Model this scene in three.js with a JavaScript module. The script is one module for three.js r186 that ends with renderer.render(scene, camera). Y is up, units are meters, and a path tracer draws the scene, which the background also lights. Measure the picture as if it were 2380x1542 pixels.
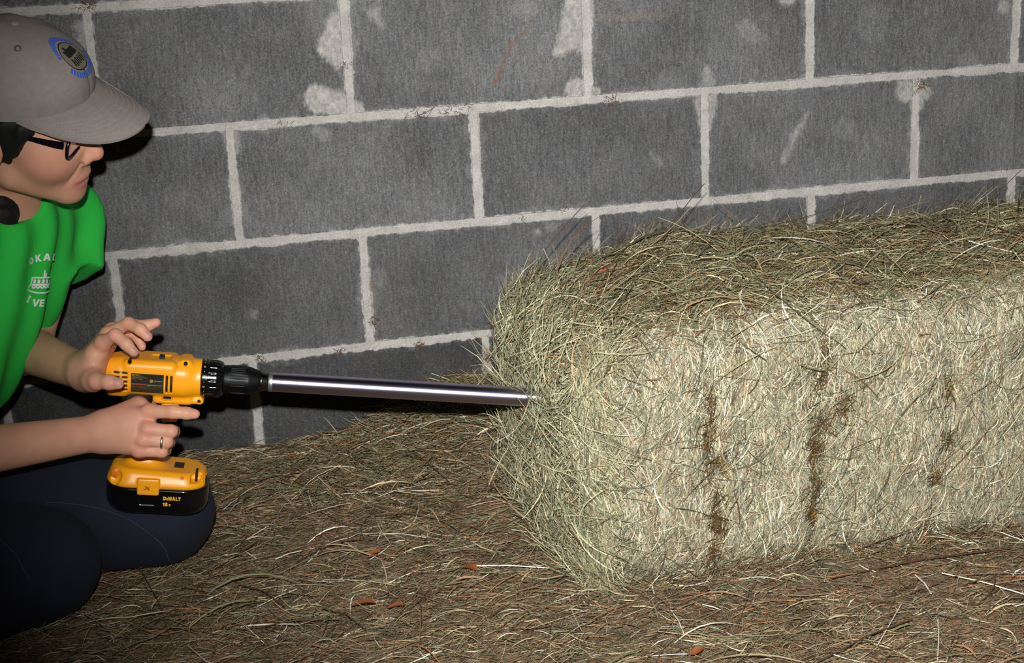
import * as THREE from 'three';
import { mergeGeometries } from 'three/addons/utils/BufferGeometryUtils.js';

// ---------- camera, light, exposure ----------
const V = (x, y, z) => new THREE.Vector3(x, y, z);
const scene = new THREE.Scene();
scene.background = new THREE.Color(0, 0, 0);            // unlit barn at night: only the flash lights it
const FOCAL = 3485.49, FW = 2380, FH = 1542;
const EYE = V(-0.3015, 0.9339, 2.4866);
const CR = V(0.97230317, -0.04479449, 0.22939048), CU = V(0.10487645, 0.96072341, -0.25692696), CB = V(-0.20887189, 0.27386855, 0.93881231);
const camera = new THREE.PerspectiveCamera(2 * Math.atan(FH / 2 / FOCAL) * 180 / Math.PI, FW / FH, 0.05, 60);
camera.position.copy(EYE);
camera.quaternion.setFromRotationMatrix(new THREE.Matrix4().makeBasis(CR, CU, CB));
scene.add(camera);

// the camera's pop-up flash: a small source just above the lens, beam aimed at the bale side of the wall
const flash = new THREE.SpotLight(0xffffff, 30.5, 0, 0.62, 1, 2);
flash.name = 'camera_flash';
flash.position.copy(EYE).addScaledVector(CR, -0.03).addScaledVector(CU, 0.115).addScaledVector(CB, -0.02);
flash.target.position.set(0.76, 0.43, 0.1);
flash.castShadow = true; flash.shadow.radius = 0.7; flash.shadow.mapSize.set(2048, 2048);
flash.shadow.camera.near = 0.2; flash.shadow.camera.far = 8; flash.shadow.bias = -0.0005;
scene.add(flash, flash.target);

const renderer = new THREE.WebGLRenderer({ antialias: true });
renderer.toneMapping = THREE.LinearToneMapping;
renderer.toneMappingExposure = 1.0;
renderer.shadowMap.enabled = true;

// ---------- helpers ----------
function rng(seed) { let s = seed >>> 0; return () => { s = (s + 0x6D2B79F5) >>> 0; let t = s; t = Math.imul(t ^ (t >>> 15), t | 1); t ^= t + Math.imul(t ^ (t >>> 7), t | 61); return ((t ^ (t >>> 14)) >>> 0) / 4294967296; }; }
const gauss = (r) => { let a = 0; for (let i = 0; i < 6; i++) a += r(); return (a - 3) / 0.707; };
const clamp = (x, a = 0, b = 1) => Math.min(b, Math.max(a, x));
const lerp = (a, b, t) => a + (b - a) * t;
const sstep = (a, b, x) => { const t = clamp((x - a) / (b - a)); return t * t * (3 - 2 * t); };
function hash3(x, y, z) { let h = Math.imul(x, 374761393) ^ Math.imul(y, 668265263) ^ Math.imul(z, 2147483647 ^ 0x5bd1e995); h = Math.imul(h ^ (h >>> 13), 1274126177); return ((h ^ (h >>> 16)) >>> 0) / 4294967296; }
function noise3(x, y, z) {
  const xi = Math.floor(x), yi = Math.floor(y), zi = Math.floor(z); let u = x - xi, v = y - yi, w = z - zi;
  u = u * u * (3 - 2 * u); v = v * v * (3 - 2 * v); w = w * w * (3 - 2 * w);
  const l = (a, b, t) => a + (b - a) * t;
  return l(l(l(hash3(xi, yi, zi), hash3(xi + 1, yi, zi), u), l(hash3(xi, yi + 1, zi), hash3(xi + 1, yi + 1, zi), u), v),
    l(l(hash3(xi, yi, zi + 1), hash3(xi + 1, yi, zi + 1), u), l(hash3(xi, yi + 1, zi + 1), hash3(xi + 1, yi + 1, zi + 1), u), v), w) * 2 - 1;
}
const noise2 = (x, y) => noise3(x, y, 7.5);
const fbm = (x, y, z, n = 3) => { let a = 0, s = 0.5; for (let i = 0; i < n; i++) { a += s * noise3(x, y, z); x *= 2.03; y *= 2.03; z *= 2.03; s *= 0.5; } return a; };
// a point of the place given as direction from where the photographer stood and distance along the lens axis
function at(px, py, d) { return EYE.clone().addScaledVector(CR, (px - FW / 2) / FOCAL * d).addScaledVector(CU, -(py - FH / 2) / FOCAL * d).addScaledVector(CB, -d); }
const used = {};
function numbered(n) { used[n] = (used[n] ?? -1) + 1; return used[n] ? n + '_' + String(used[n]).padStart(3, '0') : n; }
function shade(o) { o.castShadow = true; o.receiveShadow = true; return o; }
function part(name, geo, mat, parent) { const m = shade(new THREE.Mesh(geo, mat)); m.name = name; parent.add(m); return m; }
function thing(name, label, category, group) { const o = new THREE.Group(); o.name = numbered(name); o.userData = { label, category }; if (group) o.userData.group = group; scene.add(o); return o; }
function thingMesh(name, geo, mat, label, category, group) { const o = shade(new THREE.Mesh(geo, mat)); o.name = numbered(name); o.userData = { label, category }; if (group) o.userData.group = group; scene.add(o); return o; }
const std = (o) => new THREE.MeshStandardMaterial(o);
const phy = (o) => new THREE.MeshPhysicalMaterial(o);
const lin = (r, g, b) => new THREE.Color().setRGB(r, g, b);

// distance fields
const smin = (a, b, k) => { const h = Math.max(k - Math.abs(a - b), 0) / k; return Math.min(a, b) - h * h * k * 0.25; };
const smax = (a, b, k) => -smin(-a, -b, k);
function cone(p, a, b, r1, r2) {
  const bx = b.x - a.x, by = b.y - a.y, bz = b.z - a.z, px = p.x - a.x, py = p.y - a.y, pz = p.z - a.z;
  const t = clamp((px * bx + py * by + pz * bz) / (bx * bx + by * by + bz * bz + 1e-12));
  const dx = px - bx * t, dy = py - by * t, dz = pz - bz * t;
  return Math.sqrt(dx * dx + dy * dy + dz * dz) - (r1 + (r2 - r1) * t);
}
const ell = (x, y, z, rx, ry, rz) => { const k0 = Math.hypot(x / rx, y / ry, z / rz), k1 = Math.hypot(x / rx / rx, y / ry / ry, z / rz / rz); return k1 < 1e-9 ? -Math.min(rx, ry, rz) : k0 * (k0 - 1) / k1; };
const rbox = (x, y, z, hx, hy, hz, r) => { const a = Math.abs(x) - hx + r, b = Math.abs(y) - hy + r, c = Math.abs(z) - hz + r; return Math.hypot(Math.max(a, 0), Math.max(b, 0), Math.max(c, 0)) + Math.min(Math.max(a, b, c), 0) - r; };
// naive surface nets over a distance field
function netMesh(f, lo, hi, cell, slack = 1.6) {
  const n = [0, 1, 2].map(i => Math.ceil((hi.getComponent(i) - lo.getComponent(i)) / cell) + 1), [nx, ny, nz] = n;
  const F = new Float32Array(nx * ny * nz), p = V(0, 0, 0), B = 8;
  for (let bz = 0; bz < nz; bz += B) for (let by = 0; by < ny; by += B) for (let bx = 0; bx < nx; bx += B) {
    const ex = Math.min(bx + B, nx), ey = Math.min(by + B, ny), ez = Math.min(bz + B, nz);
    p.set(lo.x + (bx + ex - 1) / 2 * cell, lo.y + (by + ey - 1) / 2 * cell, lo.z + (bz + ez - 1) / 2 * cell);
    const c = f(p), skip = Math.abs(c) > B * cell * 0.87 * slack;
    for (let k = bz; k < ez; k++) for (let j = by; j < ey; j++) for (let i = bx; i < ex; i++) {
      if (skip) { F[(k * ny + j) * nx + i] = c; continue; }
      p.set(lo.x + i * cell, lo.y + j * cell, lo.z + k * cell); F[(k * ny + j) * nx + i] = f(p);
    }
  }
  const id = new Int32Array(nx * ny * nz).fill(-1), pos = [], idx = [];
  const E = [[0, 1], [2, 3], [4, 5], [6, 7], [0, 2], [1, 3], [4, 6], [5, 7], [0, 4], [1, 5], [2, 6], [3, 7]], v = new Float32Array(8);
  for (let k = 0; k < nz - 1; k++) for (let j = 0; j < ny - 1; j++) for (let i = 0; i < nx - 1; i++) {
    const o = (k * ny + j) * nx + i; let mask = 0;
    for (let q = 0; q < 8; q++) { v[q] = F[o + (q & 1) + ((q >> 1) & 1) * nx + ((q >> 2) & 1) * nx * ny]; if (v[q] < 0) mask |= 1 << q; }
    if (mask === 0 || mask === 255) continue;
    let x = 0, y = 0, z = 0, c = 0;
    for (const [a, b] of E) {
      if ((v[a] < 0) === (v[b] < 0)) continue;
      const t = v[a] / (v[a] - v[b]);
      x += (a & 1) + t * ((b & 1) - (a & 1)); y += ((a >> 1) & 1) + t * (((b >> 1) & 1) - ((a >> 1) & 1)); z += ((a >> 2) & 1) + t * (((b >> 2) & 1) - ((a >> 2) & 1)); c++;
    }
    id[o] = pos.length / 3; pos.push(lo.x + (i + x / c) * cell, lo.y + (j + y / c) * cell, lo.z + (k + z / c) * cell);
  }
  const sx = 1, sy = nx, sz = nx * ny;
  for (let k = 0; k < nz - 1; k++) for (let j = 0; j < ny - 1; j++) for (let i = 0; i < nx - 1; i++) {
    const o = (k * ny + j) * nx + i, neg = F[o] < 0;
    const quad = (o2, a, b, ok) => {
      if (!ok || neg === (F[o2] < 0)) return;
      const q0 = id[o - a - b], q1 = id[o - b], q2 = id[o], q3 = id[o - a];
      if (q0 < 0 || q1 < 0 || q2 < 0 || q3 < 0) return;
      if (neg) idx.push(q0, q1, q2, q0, q2, q3); else idx.push(q0, q2, q1, q0, q3, q2);
    };
    quad(o + sx, sy, sz, j > 0 && k > 0); quad(o + sy, sz, sx, i > 0 && k > 0); quad(o + sz, sx, sy, i > 0 && j > 0);
  }
  const g = new THREE.BufferGeometry();
  g.setAttribute('position', new THREE.Float32BufferAttribute(pos, 3)); g.setIndex(idx); g.computeVertexNormals();
  return g;
}
function gradient(f, p, e = 0.002) { const q = V(0, 0, 0), g = V(0, 0, 0); for (let i = 0; i < 3; i++) { q.copy(p).setComponent(i, p.getComponent(i) + e); const a = f(q); q.setComponent(i, p.getComponent(i) - e); g.setComponent(i, a - f(q)); } return g.normalize(); }
function march(f, o, d, far = 4) { let t = 0; const p = V(0, 0, 0); for (let i = 0; i < 200; i++) { p.copy(o).addScaledVector(d, t); const s = f(p); if (s < 0.0002) return p.clone(); t += Math.max(s * 0.7, 0.0003); if (t > far) return null; } return p.clone(); }
function boxUV(g, s = 1) {   // uv in metres from the dominant axis of the normal
  const P = g.attributes.position, N = g.attributes.normal, uv = new Float32Array(P.count * 2);
  for (let i = 0; i < P.count; i++) { const ax = Math.abs(N.getX(i)), ay = Math.abs(N.getY(i)), az = Math.abs(N.getZ(i)); const [u, v] = ax > ay && ax > az ? [P.getZ(i), P.getY(i)] : ay > az ? [P.getX(i), P.getZ(i)] : [P.getX(i), P.getY(i)]; uv[2 * i] = u * s; uv[2 * i + 1] = v * s; }
  g.setAttribute('uv', new THREE.BufferAttribute(uv, 2)); return g;
}
// a thin printed patch that follows a surface: grid in the plane (u, v) dropped along -n onto the field
function conform(f, o, u, v, w, h, nu, nv, lift, reach = 0.05) {
  const n = u.clone().cross(v).normalize(), pos = [], uv = [], idx = [];
  for (let j = 0; j <= nv; j++) for (let i = 0; i <= nu; i++) {
    const q = o.clone().addScaledVector(u, (i / nu - 0.5) * w).addScaledVector(v, (j / nv - 0.5) * h).addScaledVector(n, reach);
    const hit = march(f, q, n.clone().negate(), reach * 2.5) ?? q.addScaledVector(n, -reach);
    const g = gradient(f, hit, 0.0015); hit.addScaledVector(g, lift);
    pos.push(hit.x, hit.y, hit.z); uv.push(i / nu, j / nv);
  }
  for (let j = 0; j < nv; j++) for (let i = 0; i < nu; i++) { const a = j * (nu + 1) + i; idx.push(a, a + 1, a + nu + 2, a, a + nu + 2, a + nu + 1); }
  const g = new THREE.BufferGeometry(); g.setAttribute('position', new THREE.Float32BufferAttribute(pos, 3)); g.setAttribute('uv', new THREE.Float32BufferAttribute(uv, 2)); g.setIndex(idx); g.computeVertexNormals(); return g;
}
function canvasTex(w, h, draw) { const c = document.createElement('canvas'); c.width = w; c.height = h; const x = c.getContext('2d'); draw(x, w, h); const t = new THREE.CanvasTexture(c); t.colorSpace = THREE.SRGBColorSpace; t.magFilter = THREE.LinearFilter; return t; }
function dataTex(w, h, fn, srgb = true) {
  const d = new Uint8Array(w * h * 4);
  for (let j = 0; j < h; j++) for (let i = 0; i < w; i++) { const c = fn(i, j), o = (j * w + i) * 4; d[o] = clamp(c[0], 0, 255); d[o + 1] = clamp(c[1], 0, 255); d[o + 2] = clamp(c[2], 0, 255); d[o + 3] = 255; }
  const t = new THREE.DataTexture(d, w, h); t.magFilter = THREE.LinearFilter; t.minFilter = THREE.LinearMipmapLinearFilter; t.generateMipmaps = true; t.wrapS = t.wrapT = THREE.RepeatWrapping; if (srgb) t.colorSpace = THREE.SRGBColorSpace; t.needsUpdate = true; return t;
}
const tubeAlong = (pts, r, seg = 24, sides = 8, closed = false) => new THREE.TubeGeometry(new THREE.CatmullRomCurve3(pts, closed), seg, r, sides, closed);

// ---------- concrete block wall ----------
const PX = 2.032, PY = 1.016, BL = 0.4064;
const ROWS = [0, 0.2097, 0.4104, 0.6061, 0.8083, 1.016];
const HEADS = [   // head joints of the five courses, along one period of five blocks
  [-0.6096, -0.2039, 0.2032, 0.6096, 1.016], [-0.411, 0, 0.4114, 0.8173, 1.2192], [-0.2046, 0.2032, 0.6153, 1.0196, 1.4224], [-0.4064, -0.0033, 0.4046, 0.8118, 1.2137], [-0.6096, -0.2032, 0.2032, 0.6096, 1.016]];
const X0 = -0.8128;   // left edge of the pattern's period
const SMEARS = [   // mortar wiped over the block faces: chains of (x, y, radius), last entry = how thick
  [[-0.0174, 0.7702, 0.009], [-0.0314, 0.7262, 0.02], [-0.0162, 0.6939, 0.009], 1.0], [[-0.0558, 0.6405, 0.024], [-0.0142, 0.6269, 0.019], [0.006, 0.6185, 0.012], 1.0],
  [[0.3927, 0.79, 0.026], [0.3927, 0.7599, 0.026], [0.3877, 0.7245, 0.026], [0.3565, 0.6942, 0.011], 0.92], [[0.398, 0.73, 0.02], [0.402, 0.69, 0.013], 0.8], [[0.3843, 0.6234, 0.021], [0.4185, 0.6173, 0.008], 0.9],
  [[0.6178, 0.645, 0.006], [0.6215, 0.614, 0.014], 0.6], [[0.6173, 0.5919, 0.022], [0.6168, 0.5468, 0.012], 0.75], [[0.9986, 0.5798, 0.021], [1.0327, 0.5735, 0.016], 0.85], [[1.0208, 0.575, 0.016], [1.0208, 0.5472, 0.012], 0.8],
  [[0.8115, 0.5534, 0.003], [0.7871, 0.5184, 0.006], [0.7643, 0.47, 0.005], 0.62], [[0.7693, 0.7588, 0.016], 0.75], [[1.1891, 0.7169, 0.012], 0.65], [[-0.2035, 0.5952, 0.014], [-0.2027, 0.5669, 0.01], 0.7],
  [[-0.0533, 0.5835, 0.012], 0.4], [[-0.062, 0.59, 0.006], 0.7], [[0.0463, 0.7733, 0.01], [0.054, 0.755, 0.006], 0.5], [[0.69, 0.71, 0.014], [0.716, 0.69, 0.012], 0.3], [[-0.4193, 0.7811, 0.009], [-0.4135, 0.7474, 0.012], 0.65],
  [[0.5169, 0.5016, 0.004], [0.5324, 0.4851, 0.004], 0.35], [[-0.1932, 0.2881, 0.008], 0.4], [[0.306, 0.3828, 0.006], 0.5], [[0.33, 0.392, 0.01], 0.35], [[0.30, 0.765, 0.02], 0.25], [[0.55, 0.62, 0.03], 0.16], [[0.88, 0.52, 0.02], 0.2],
  [[0.13, 0.69, 0.02], 0.14], [[0.02, 0.33, 0.018], 0.22], [[0.25, 0.3, 0.02], 0.2], [[0.93, 0.70, 0.03], 0.15], [[1.12, 0.62, 0.02], 0.22], [[-0.3, 0.5, 0.02], 0.16]];
const STAINS = [[[0.2782, 0.715, 0.0025], [0.2422, 0.6479, 0.004], 0.75, [120, 74, 52]], [[0.31, 0.735, 0.002], [0.262, 0.70, 0.003], 0.5, [124, 84, 58]], [[0.4261, 0.7401, 0.006], [0.5487, 0.7399, 0.006], 0.4, [140, 122, 96]],
  [[0.0097, 0.32, 0.004], [0.009, 0.27, 0.005], 0.5, [120, 88, 62]], [[0.2068, 0.18, 0.005], [0.2038, 0.13, 0.006], 0.5, [112, 82, 56]], [[1.197, 0.722, 0.006], 0.4, [150, 110, 80]], [[1.031, 0.582, 0.006], 0.4, [130, 96, 64]]];
function chain(S, x, y, nd) { let d = 9; const pts = S.filter(q => Array.isArray(q) && q.length === 3 && q[2] < 1); for (let i = 0; i < pts.length; i++) { const a = pts[i], b = pts[Math.min(i + 1, pts.length - 1)], bx = b[0] - a[0], by = b[1] - a[1], t = clamp(((x - a[0]) * bx + (y - a[1]) * by) / (bx * bx + by * by + 1e-9)); d = Math.min(d, Math.hypot(x - a[0] - bx * t, y - a[1] - by * t) - (a[2] + (b[2] - a[2]) * t)); } return d; }
const TW = 2048, TH = 1024;
// distance to the nearest joint centre line
function jointDist(x, y) { let d = 9; for (const r of ROWS) d = Math.min(d, Math.abs(y - r)); let c = 0; while (c < 4 && y > ROWS[c + 1]) c++; for (const h of HEADS[c]) for (const o of [-PX, 0, PX]) d = Math.min(d, Math.abs(x - h - o)); return d; }
const rgrain = rng(11), wallTone = [];
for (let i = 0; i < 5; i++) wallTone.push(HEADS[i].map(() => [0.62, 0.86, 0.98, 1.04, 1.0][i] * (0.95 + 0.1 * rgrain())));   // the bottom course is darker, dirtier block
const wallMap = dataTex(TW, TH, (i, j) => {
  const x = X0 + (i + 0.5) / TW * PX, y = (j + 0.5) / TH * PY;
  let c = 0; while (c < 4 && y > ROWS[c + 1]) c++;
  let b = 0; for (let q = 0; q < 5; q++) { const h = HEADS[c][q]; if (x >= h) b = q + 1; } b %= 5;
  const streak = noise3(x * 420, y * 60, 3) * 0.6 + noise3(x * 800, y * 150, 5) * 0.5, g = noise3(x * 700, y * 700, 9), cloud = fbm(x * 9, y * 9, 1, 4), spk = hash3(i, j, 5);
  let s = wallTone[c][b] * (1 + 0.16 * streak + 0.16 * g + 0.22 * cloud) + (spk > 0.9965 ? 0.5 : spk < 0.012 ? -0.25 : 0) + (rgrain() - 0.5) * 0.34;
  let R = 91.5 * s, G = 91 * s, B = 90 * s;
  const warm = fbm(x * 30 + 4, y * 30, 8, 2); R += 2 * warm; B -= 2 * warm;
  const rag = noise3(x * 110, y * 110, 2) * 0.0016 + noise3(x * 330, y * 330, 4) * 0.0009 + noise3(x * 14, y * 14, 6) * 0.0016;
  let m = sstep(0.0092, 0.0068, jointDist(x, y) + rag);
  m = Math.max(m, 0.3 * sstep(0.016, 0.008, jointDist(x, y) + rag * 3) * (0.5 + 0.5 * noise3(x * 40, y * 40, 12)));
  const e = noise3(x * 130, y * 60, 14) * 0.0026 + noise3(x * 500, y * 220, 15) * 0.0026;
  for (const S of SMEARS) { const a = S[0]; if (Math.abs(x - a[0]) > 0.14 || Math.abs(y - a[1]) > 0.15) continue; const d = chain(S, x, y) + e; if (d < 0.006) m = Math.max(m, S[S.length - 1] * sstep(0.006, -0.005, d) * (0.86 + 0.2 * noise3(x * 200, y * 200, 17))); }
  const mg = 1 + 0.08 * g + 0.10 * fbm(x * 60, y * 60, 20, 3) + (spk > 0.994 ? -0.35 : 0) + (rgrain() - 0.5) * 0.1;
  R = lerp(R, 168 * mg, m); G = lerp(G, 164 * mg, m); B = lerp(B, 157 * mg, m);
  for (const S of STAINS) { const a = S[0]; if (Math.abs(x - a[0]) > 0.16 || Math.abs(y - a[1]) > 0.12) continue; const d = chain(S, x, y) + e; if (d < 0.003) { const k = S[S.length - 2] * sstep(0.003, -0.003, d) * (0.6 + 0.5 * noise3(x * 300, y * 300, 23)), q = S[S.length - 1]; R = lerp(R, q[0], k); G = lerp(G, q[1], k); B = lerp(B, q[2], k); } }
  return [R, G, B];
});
const wallBump = dataTex(512, 512, (i, j) => { const v = 128 + 60 * noise3(i * 0.35, j * 0.22, 1) + 40 * noise3(i * 0.8, j * 0.6, 2) + (hash3(i, j, 3) > 0.985 ? -70 : 0); return [v, v, v]; }, false);
wallBump.repeat.set(8, 4);
const wallMat = std({ map: wallMap, bumpMap: wallBump, bumpScale: 0.0012, roughness: 0.93 });
const wall = new THREE.Group(); wall.name = 'wall_back'; wall.userData = { kind: 'structure', label: 'grey concrete block wall with wiped pale mortar joints' }; scene.add(wall);
function wallUV(g) { const P = g.attributes.position, uv = g.attributes.uv; for (let i = 0; i < P.count; i++) { const y = P.getY(i), rep = g.userData.rep; uv.setXY(i, (P.getX(i) - X0 + rep * 0.2032) / PX, (y - rep * PY) / PY); } return g; }
function slab(x0, x1, y0, y1, z0, z1, bev, rep, seed) {   // a block: chamfered front with slightly uneven arrises
  const pos = [], idx = [], r = rng(seed), nx = 8, ny = 4, ring = (inset, z, jit) => { const a = []; const w = () => (r() - 0.5) * jit;
    for (let i = 0; i < nx; i++) a.push([lerp(x0, x1, i / nx), y0 + inset + w(), z]); for (let i = 0; i < ny; i++) a.push([x1 - inset + w(), lerp(y0, y1, i / ny), z]);
    for (let i = 0; i < nx; i++) a.push([lerp(x1, x0, i / nx), y1 - inset + w(), z]); for (let i = 0; i < ny; i++) a.push([x0 + inset + w(), lerp(y1, y0, i / ny), z]);
    return a.map(q => [clamp(q[0], x0 + inset, x1 - inset), clamp(q[1], y0 + inset, y1 - inset), q[2]]); };
  const A = ring(0, z0, 0), Bq = ring(0.0004, z1 - bev, 0.0012), C = ring(bev, z1, 0.0012), n = A.length;
  for (const q of [...A, ...Bq, ...C]) pos.push(...q);
  for (let k = 0; k < 2; k++) for (let i = 0; i < n; i++) { const a = k * n + i, b = k * n + (i + 1) % n; idx.push(a, b, b + n, a, b + n, a + n); }
  pos.push((x0 + x1) / 2, (y0 + y1) / 2, z1); for (let i = 0; i < n; i++) idx.push(2 * n + i, 2 * n + (i + 1) % n, 3 * n);
  let g = new THREE.BufferGeometry(); g.setAttribute('position', new THREE.Float32BufferAttribute(pos, 3)); g.setAttribute('uv', new THREE.Float32BufferAttribute(new Float32Array(pos.length / 3 * 2), 2)); g.setIndex(idx);
  g = g.toNonIndexed(); g.computeVertexNormals(); g.userData.rep = rep; return wallUV(g);
}
{
  const WX0 = -2.6, WX1 = 3.4, J = 0.0058;
  for (let rep = 0; rep < 2; rep++) {
    const g = new THREE.PlaneGeometry(WX1 - WX0, PY, 60, 10); g.translate((WX0 + WX1) / 2, PY / 2 + rep * PY, -0.0016); g.userData.rep = rep;
    part('mortar', wallUV(g), wallMat, wall);
    for (let c = 0; c < 5; c++) {
      const hs = []; for (let o = -2; o <= 2; o++) for (const h of HEADS[c]) hs.push(h + o * PX - rep * 0.2032); hs.sort((a, b) => a - b);
      for (let q = 0; q + 1 < hs.length; q++) { const a = Math.max(hs[q] + J, WX0), b = Math.min(hs[q + 1] - J, WX1); if (b - a < 0.05) continue;
        const y0 = ROWS[c] + rep * PY + J, y1 = ROWS[c + 1] + rep * PY - J;
        part(numbered('block'), slab(a, b, y0, y1, -0.03, (hash3(q, c, rep) - 0.5) * 0.001, 0.0016, rep, q * 31 + c * 7 + rep + 5), wallMat, wall); }
    }
  }
  const back = new THREE.BoxGeometry(WX1 - WX0, 2 * PY, 0.16); back.translate((WX0 + WX1) / 2, PY, -0.1125); const u = back.attributes.uv; for (let i = 0; i < u.count; i++) u.setXY(i, u.getX(i) * 3, u.getY(i) * 2);
  part('wall_core', back, wallMat, wall);
}

// ---------- hay stems and blades (shared shapes, scaled by their length) ----------
function bendCurve(b1, b2, kink) { return (t) => V(b1 * (t - t * t) * 4 * 0.25 + (kink && t > kink ? (t - kink) * 0.5 : 0), t, b2 * Math.sin(t * Math.PI) * 0.2); }
function stemGeo(ratio, c, seg = 5) { const g = [], pos = [], idx = [], S = 3; for (let i = 0; i <= seg; i++) { const t = i / seg, p = c(t), w = ratio * (1 - 0.35 * t); for (let s = 0; s < S; s++) { const a = s / S * 6.2832; pos.push(p.x + Math.cos(a) * w, p.y, p.z + Math.sin(a) * w); } } for (let i = 0; i < seg; i++) for (let s = 0; s < S; s++) { const a = i * S + s, b = i * S + (s + 1) % S; idx.push(a, a + S, b, b, a + S, b + S); } const q = new THREE.BufferGeometry(); q.setAttribute('position', new THREE.Float32BufferAttribute(pos, 3)); q.setIndex(idx); q.computeVertexNormals(); q.translate(0, -0.5, 0); return q; }
function bladeGeo(ratio, c, seg = 6, twist = 1) { const pos = [], idx = []; for (let i = 0; i <= seg; i++) { const t = i / seg, p = c(t), w = ratio * Math.min(1, 0.35 + 2.4 * t, 1.15 - t + 0.05), a = twist * (t - 0.5); for (const [k, d] of [[-1, 0], [0, 0.35], [1, 0]]) pos.push(p.x + w * (k * Math.cos(a) - d * Math.sin(a)), p.y, p.z + w * (k * Math.sin(a) + d * Math.cos(a))); } for (let i = 0; i < seg; i++) for (let s = 0; s < 2; s++) { const a = i * 3 + s; idx.push(a, a + 1, a + 3, a + 1, a + 4, a + 3); } const q = new THREE.BufferGeometry(); q.setAttribute('position', new THREE.Float32BufferAttribute(pos, 3)); q.setIndex(idx); q.computeVertexNormals(); q.translate(0, -0.5, 0); return q; }
const B = bendCurve, SHORT = [0, 1, 2, 3, 4, 5, 4, 0], MEDIUM = [6, 7, 8, 9, 10, 11, 6, 9], LONG = [12, 13, 14, 12, 15];
const STRANDS = [   // chopped bits, then ordinary stems and blades, then long stalks
  stemGeo(0.016, B(0.2, 0.1), 2), stemGeo(0.022, B(-0.15, 0.3), 2), stemGeo(0.011, B(0.5, -0.5), 2), bladeGeo(0.034, B(0.3, 0.4), 2, 1), bladeGeo(0.024, B(-0.4, 0.5), 3, 1.2), bladeGeo(0.045, B(0.2, 0.2), 2, 1),
  stemGeo(0.011, B(0.3, 0.1), 3), stemGeo(0.015, B(-0.15, 0.3), 3), stemGeo(0.008, B(0.6, -0.5), 3), bladeGeo(0.019, B(0.3, 0.4), 3, 1.2), bladeGeo(0.028, B(-0.5, 0.5), 4, 2), bladeGeo(0.016, B(0.9, 0.5), 4, 1),
  stemGeo(0.0065, B(0.15, 0.1), 5), stemGeo(0.005, B(0.5, -0.4), 5), bladeGeo(0.0085, B(0.3, 0.25, 0.7), 6, 1.4), bladeGeo(0.011, B(-0.6, 0.4), 6, 1.4)];
let hayTris = 0; const hayMat = std({ color: 0xffffff, roughness: 0.78, vertexColors: true, side: THREE.DoubleSide });
class Strands {
  constructor() { this.m = STRANDS.map(() => []); this.c = STRANDS.map(() => []); }
  add(p, dir, len, col, roll, r) { const L = len < 0.03 ? SHORT : len < 0.06 ? MEDIUM : LONG, k = L[Math.floor(r() * L.length)];
    const y = dir.clone().normalize(), a = Math.abs(y.y) < 0.9 ? V(0, 1, 0) : V(1, 0, 0), x = a.cross(y).normalize().applyAxisAngle(y, roll), z = x.clone().cross(y);
    this.m[k].push(new THREE.Matrix4().makeBasis(x.multiplyScalar(len), y.multiplyScalar(len), z.multiplyScalar(len)).setPosition(p)); this.c[k].push(col); }
  build(name, parent) {   // one mesh of all the strands of this patch
    let nv = 0, ni = 0; this.m.forEach((L, k) => { nv += L.length * STRANDS[k].attributes.position.count; ni += L.length * STRANDS[k].index.count; }); if (!nv) return;
    const P = new Float32Array(nv * 3), N = new Float32Array(nv * 3), C = new Float32Array(nv * 3), I = new Uint32Array(ni); let o = 0, q = 0;
    this.m.forEach((L, k) => { const g = STRANDS[k], p = g.attributes.position.array, n = g.attributes.normal.array, ix = g.index.array, cnt = p.length / 3;
      L.forEach((M, a) => { const e = M.elements, c = this.c[k][a], s = 1 / Math.hypot(e[0], e[1], e[2]);
        for (let i = 0; i < cnt; i++) { const x = p[3 * i], y = p[3 * i + 1], z = p[3 * i + 2], u = n[3 * i], v = n[3 * i + 1], w = n[3 * i + 2], d = (o + i) * 3;
          for (let t = 0; t < 3; t++) { P[d + t] = e[t] * x + e[4 + t] * y + e[8 + t] * z + e[12 + t]; N[d + t] = (e[t] * u + e[4 + t] * v + e[8 + t] * w) * s; }
          C[d] = c.r; C[d + 1] = c.g; C[d + 2] = c.b; }
        for (let i = 0; i < ix.length; i++) I[q++] = ix[i] + o; o += cnt; }); });
    const g = new THREE.BufferGeometry(); g.setAttribute('position', new THREE.BufferAttribute(P, 3)); g.setAttribute('normal', new THREE.BufferAttribute(N, 3)); g.setAttribute('color', new THREE.BufferAttribute(C, 3)); g.setIndex(new THREE.BufferAttribute(I, 1));
    hayTris += ni / 3; part(name, g, hayMat, parent).userData.kind = 'stuff'; }
}
const pal = (list) => { const t = list.reduce((a, e) => a + e[0], 0); return (r, vary = 0.4) => { let q = r() * t, e; for (e of list) if ((q -= e[0]) <= 0) break; const c = new THREE.Color(e[1]), k = 1 + (r() - 0.5) * 2 * vary; return c.multiplyScalar(k); }; };
const CUT = pal([[4, 0xaca284], [3, 0xc2ba9c], [2.4, 0x94957a], [2.4, 0x7b8168], [1.6, 0xb2967e], [1, 0xd6d0b6], [1, 0x86684c], [1.2, 0x5f6450], [0.8, 0x55452f], [0.5, 0xe6e2d2]]);
const TOPS = pal([[3, 0x857a54], [3, 0x6b7050], [2, 0x9c9470], [2.4, 0x6c4c32], [1.3, 0xb8ae88], [1.6, 0x453f2a], [1.1, 0x8e704c], [0.4, 0xdcd6be]]);
const ENDS = pal([[3, 0xa8a27e], [3, 0x868c6c], [2, 0xbdb490], [1.3, 0x967c5a], [1.1, 0x686a4e], [1, 0xccc4a2], [0.6, 0x5a4a32]]);
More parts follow.
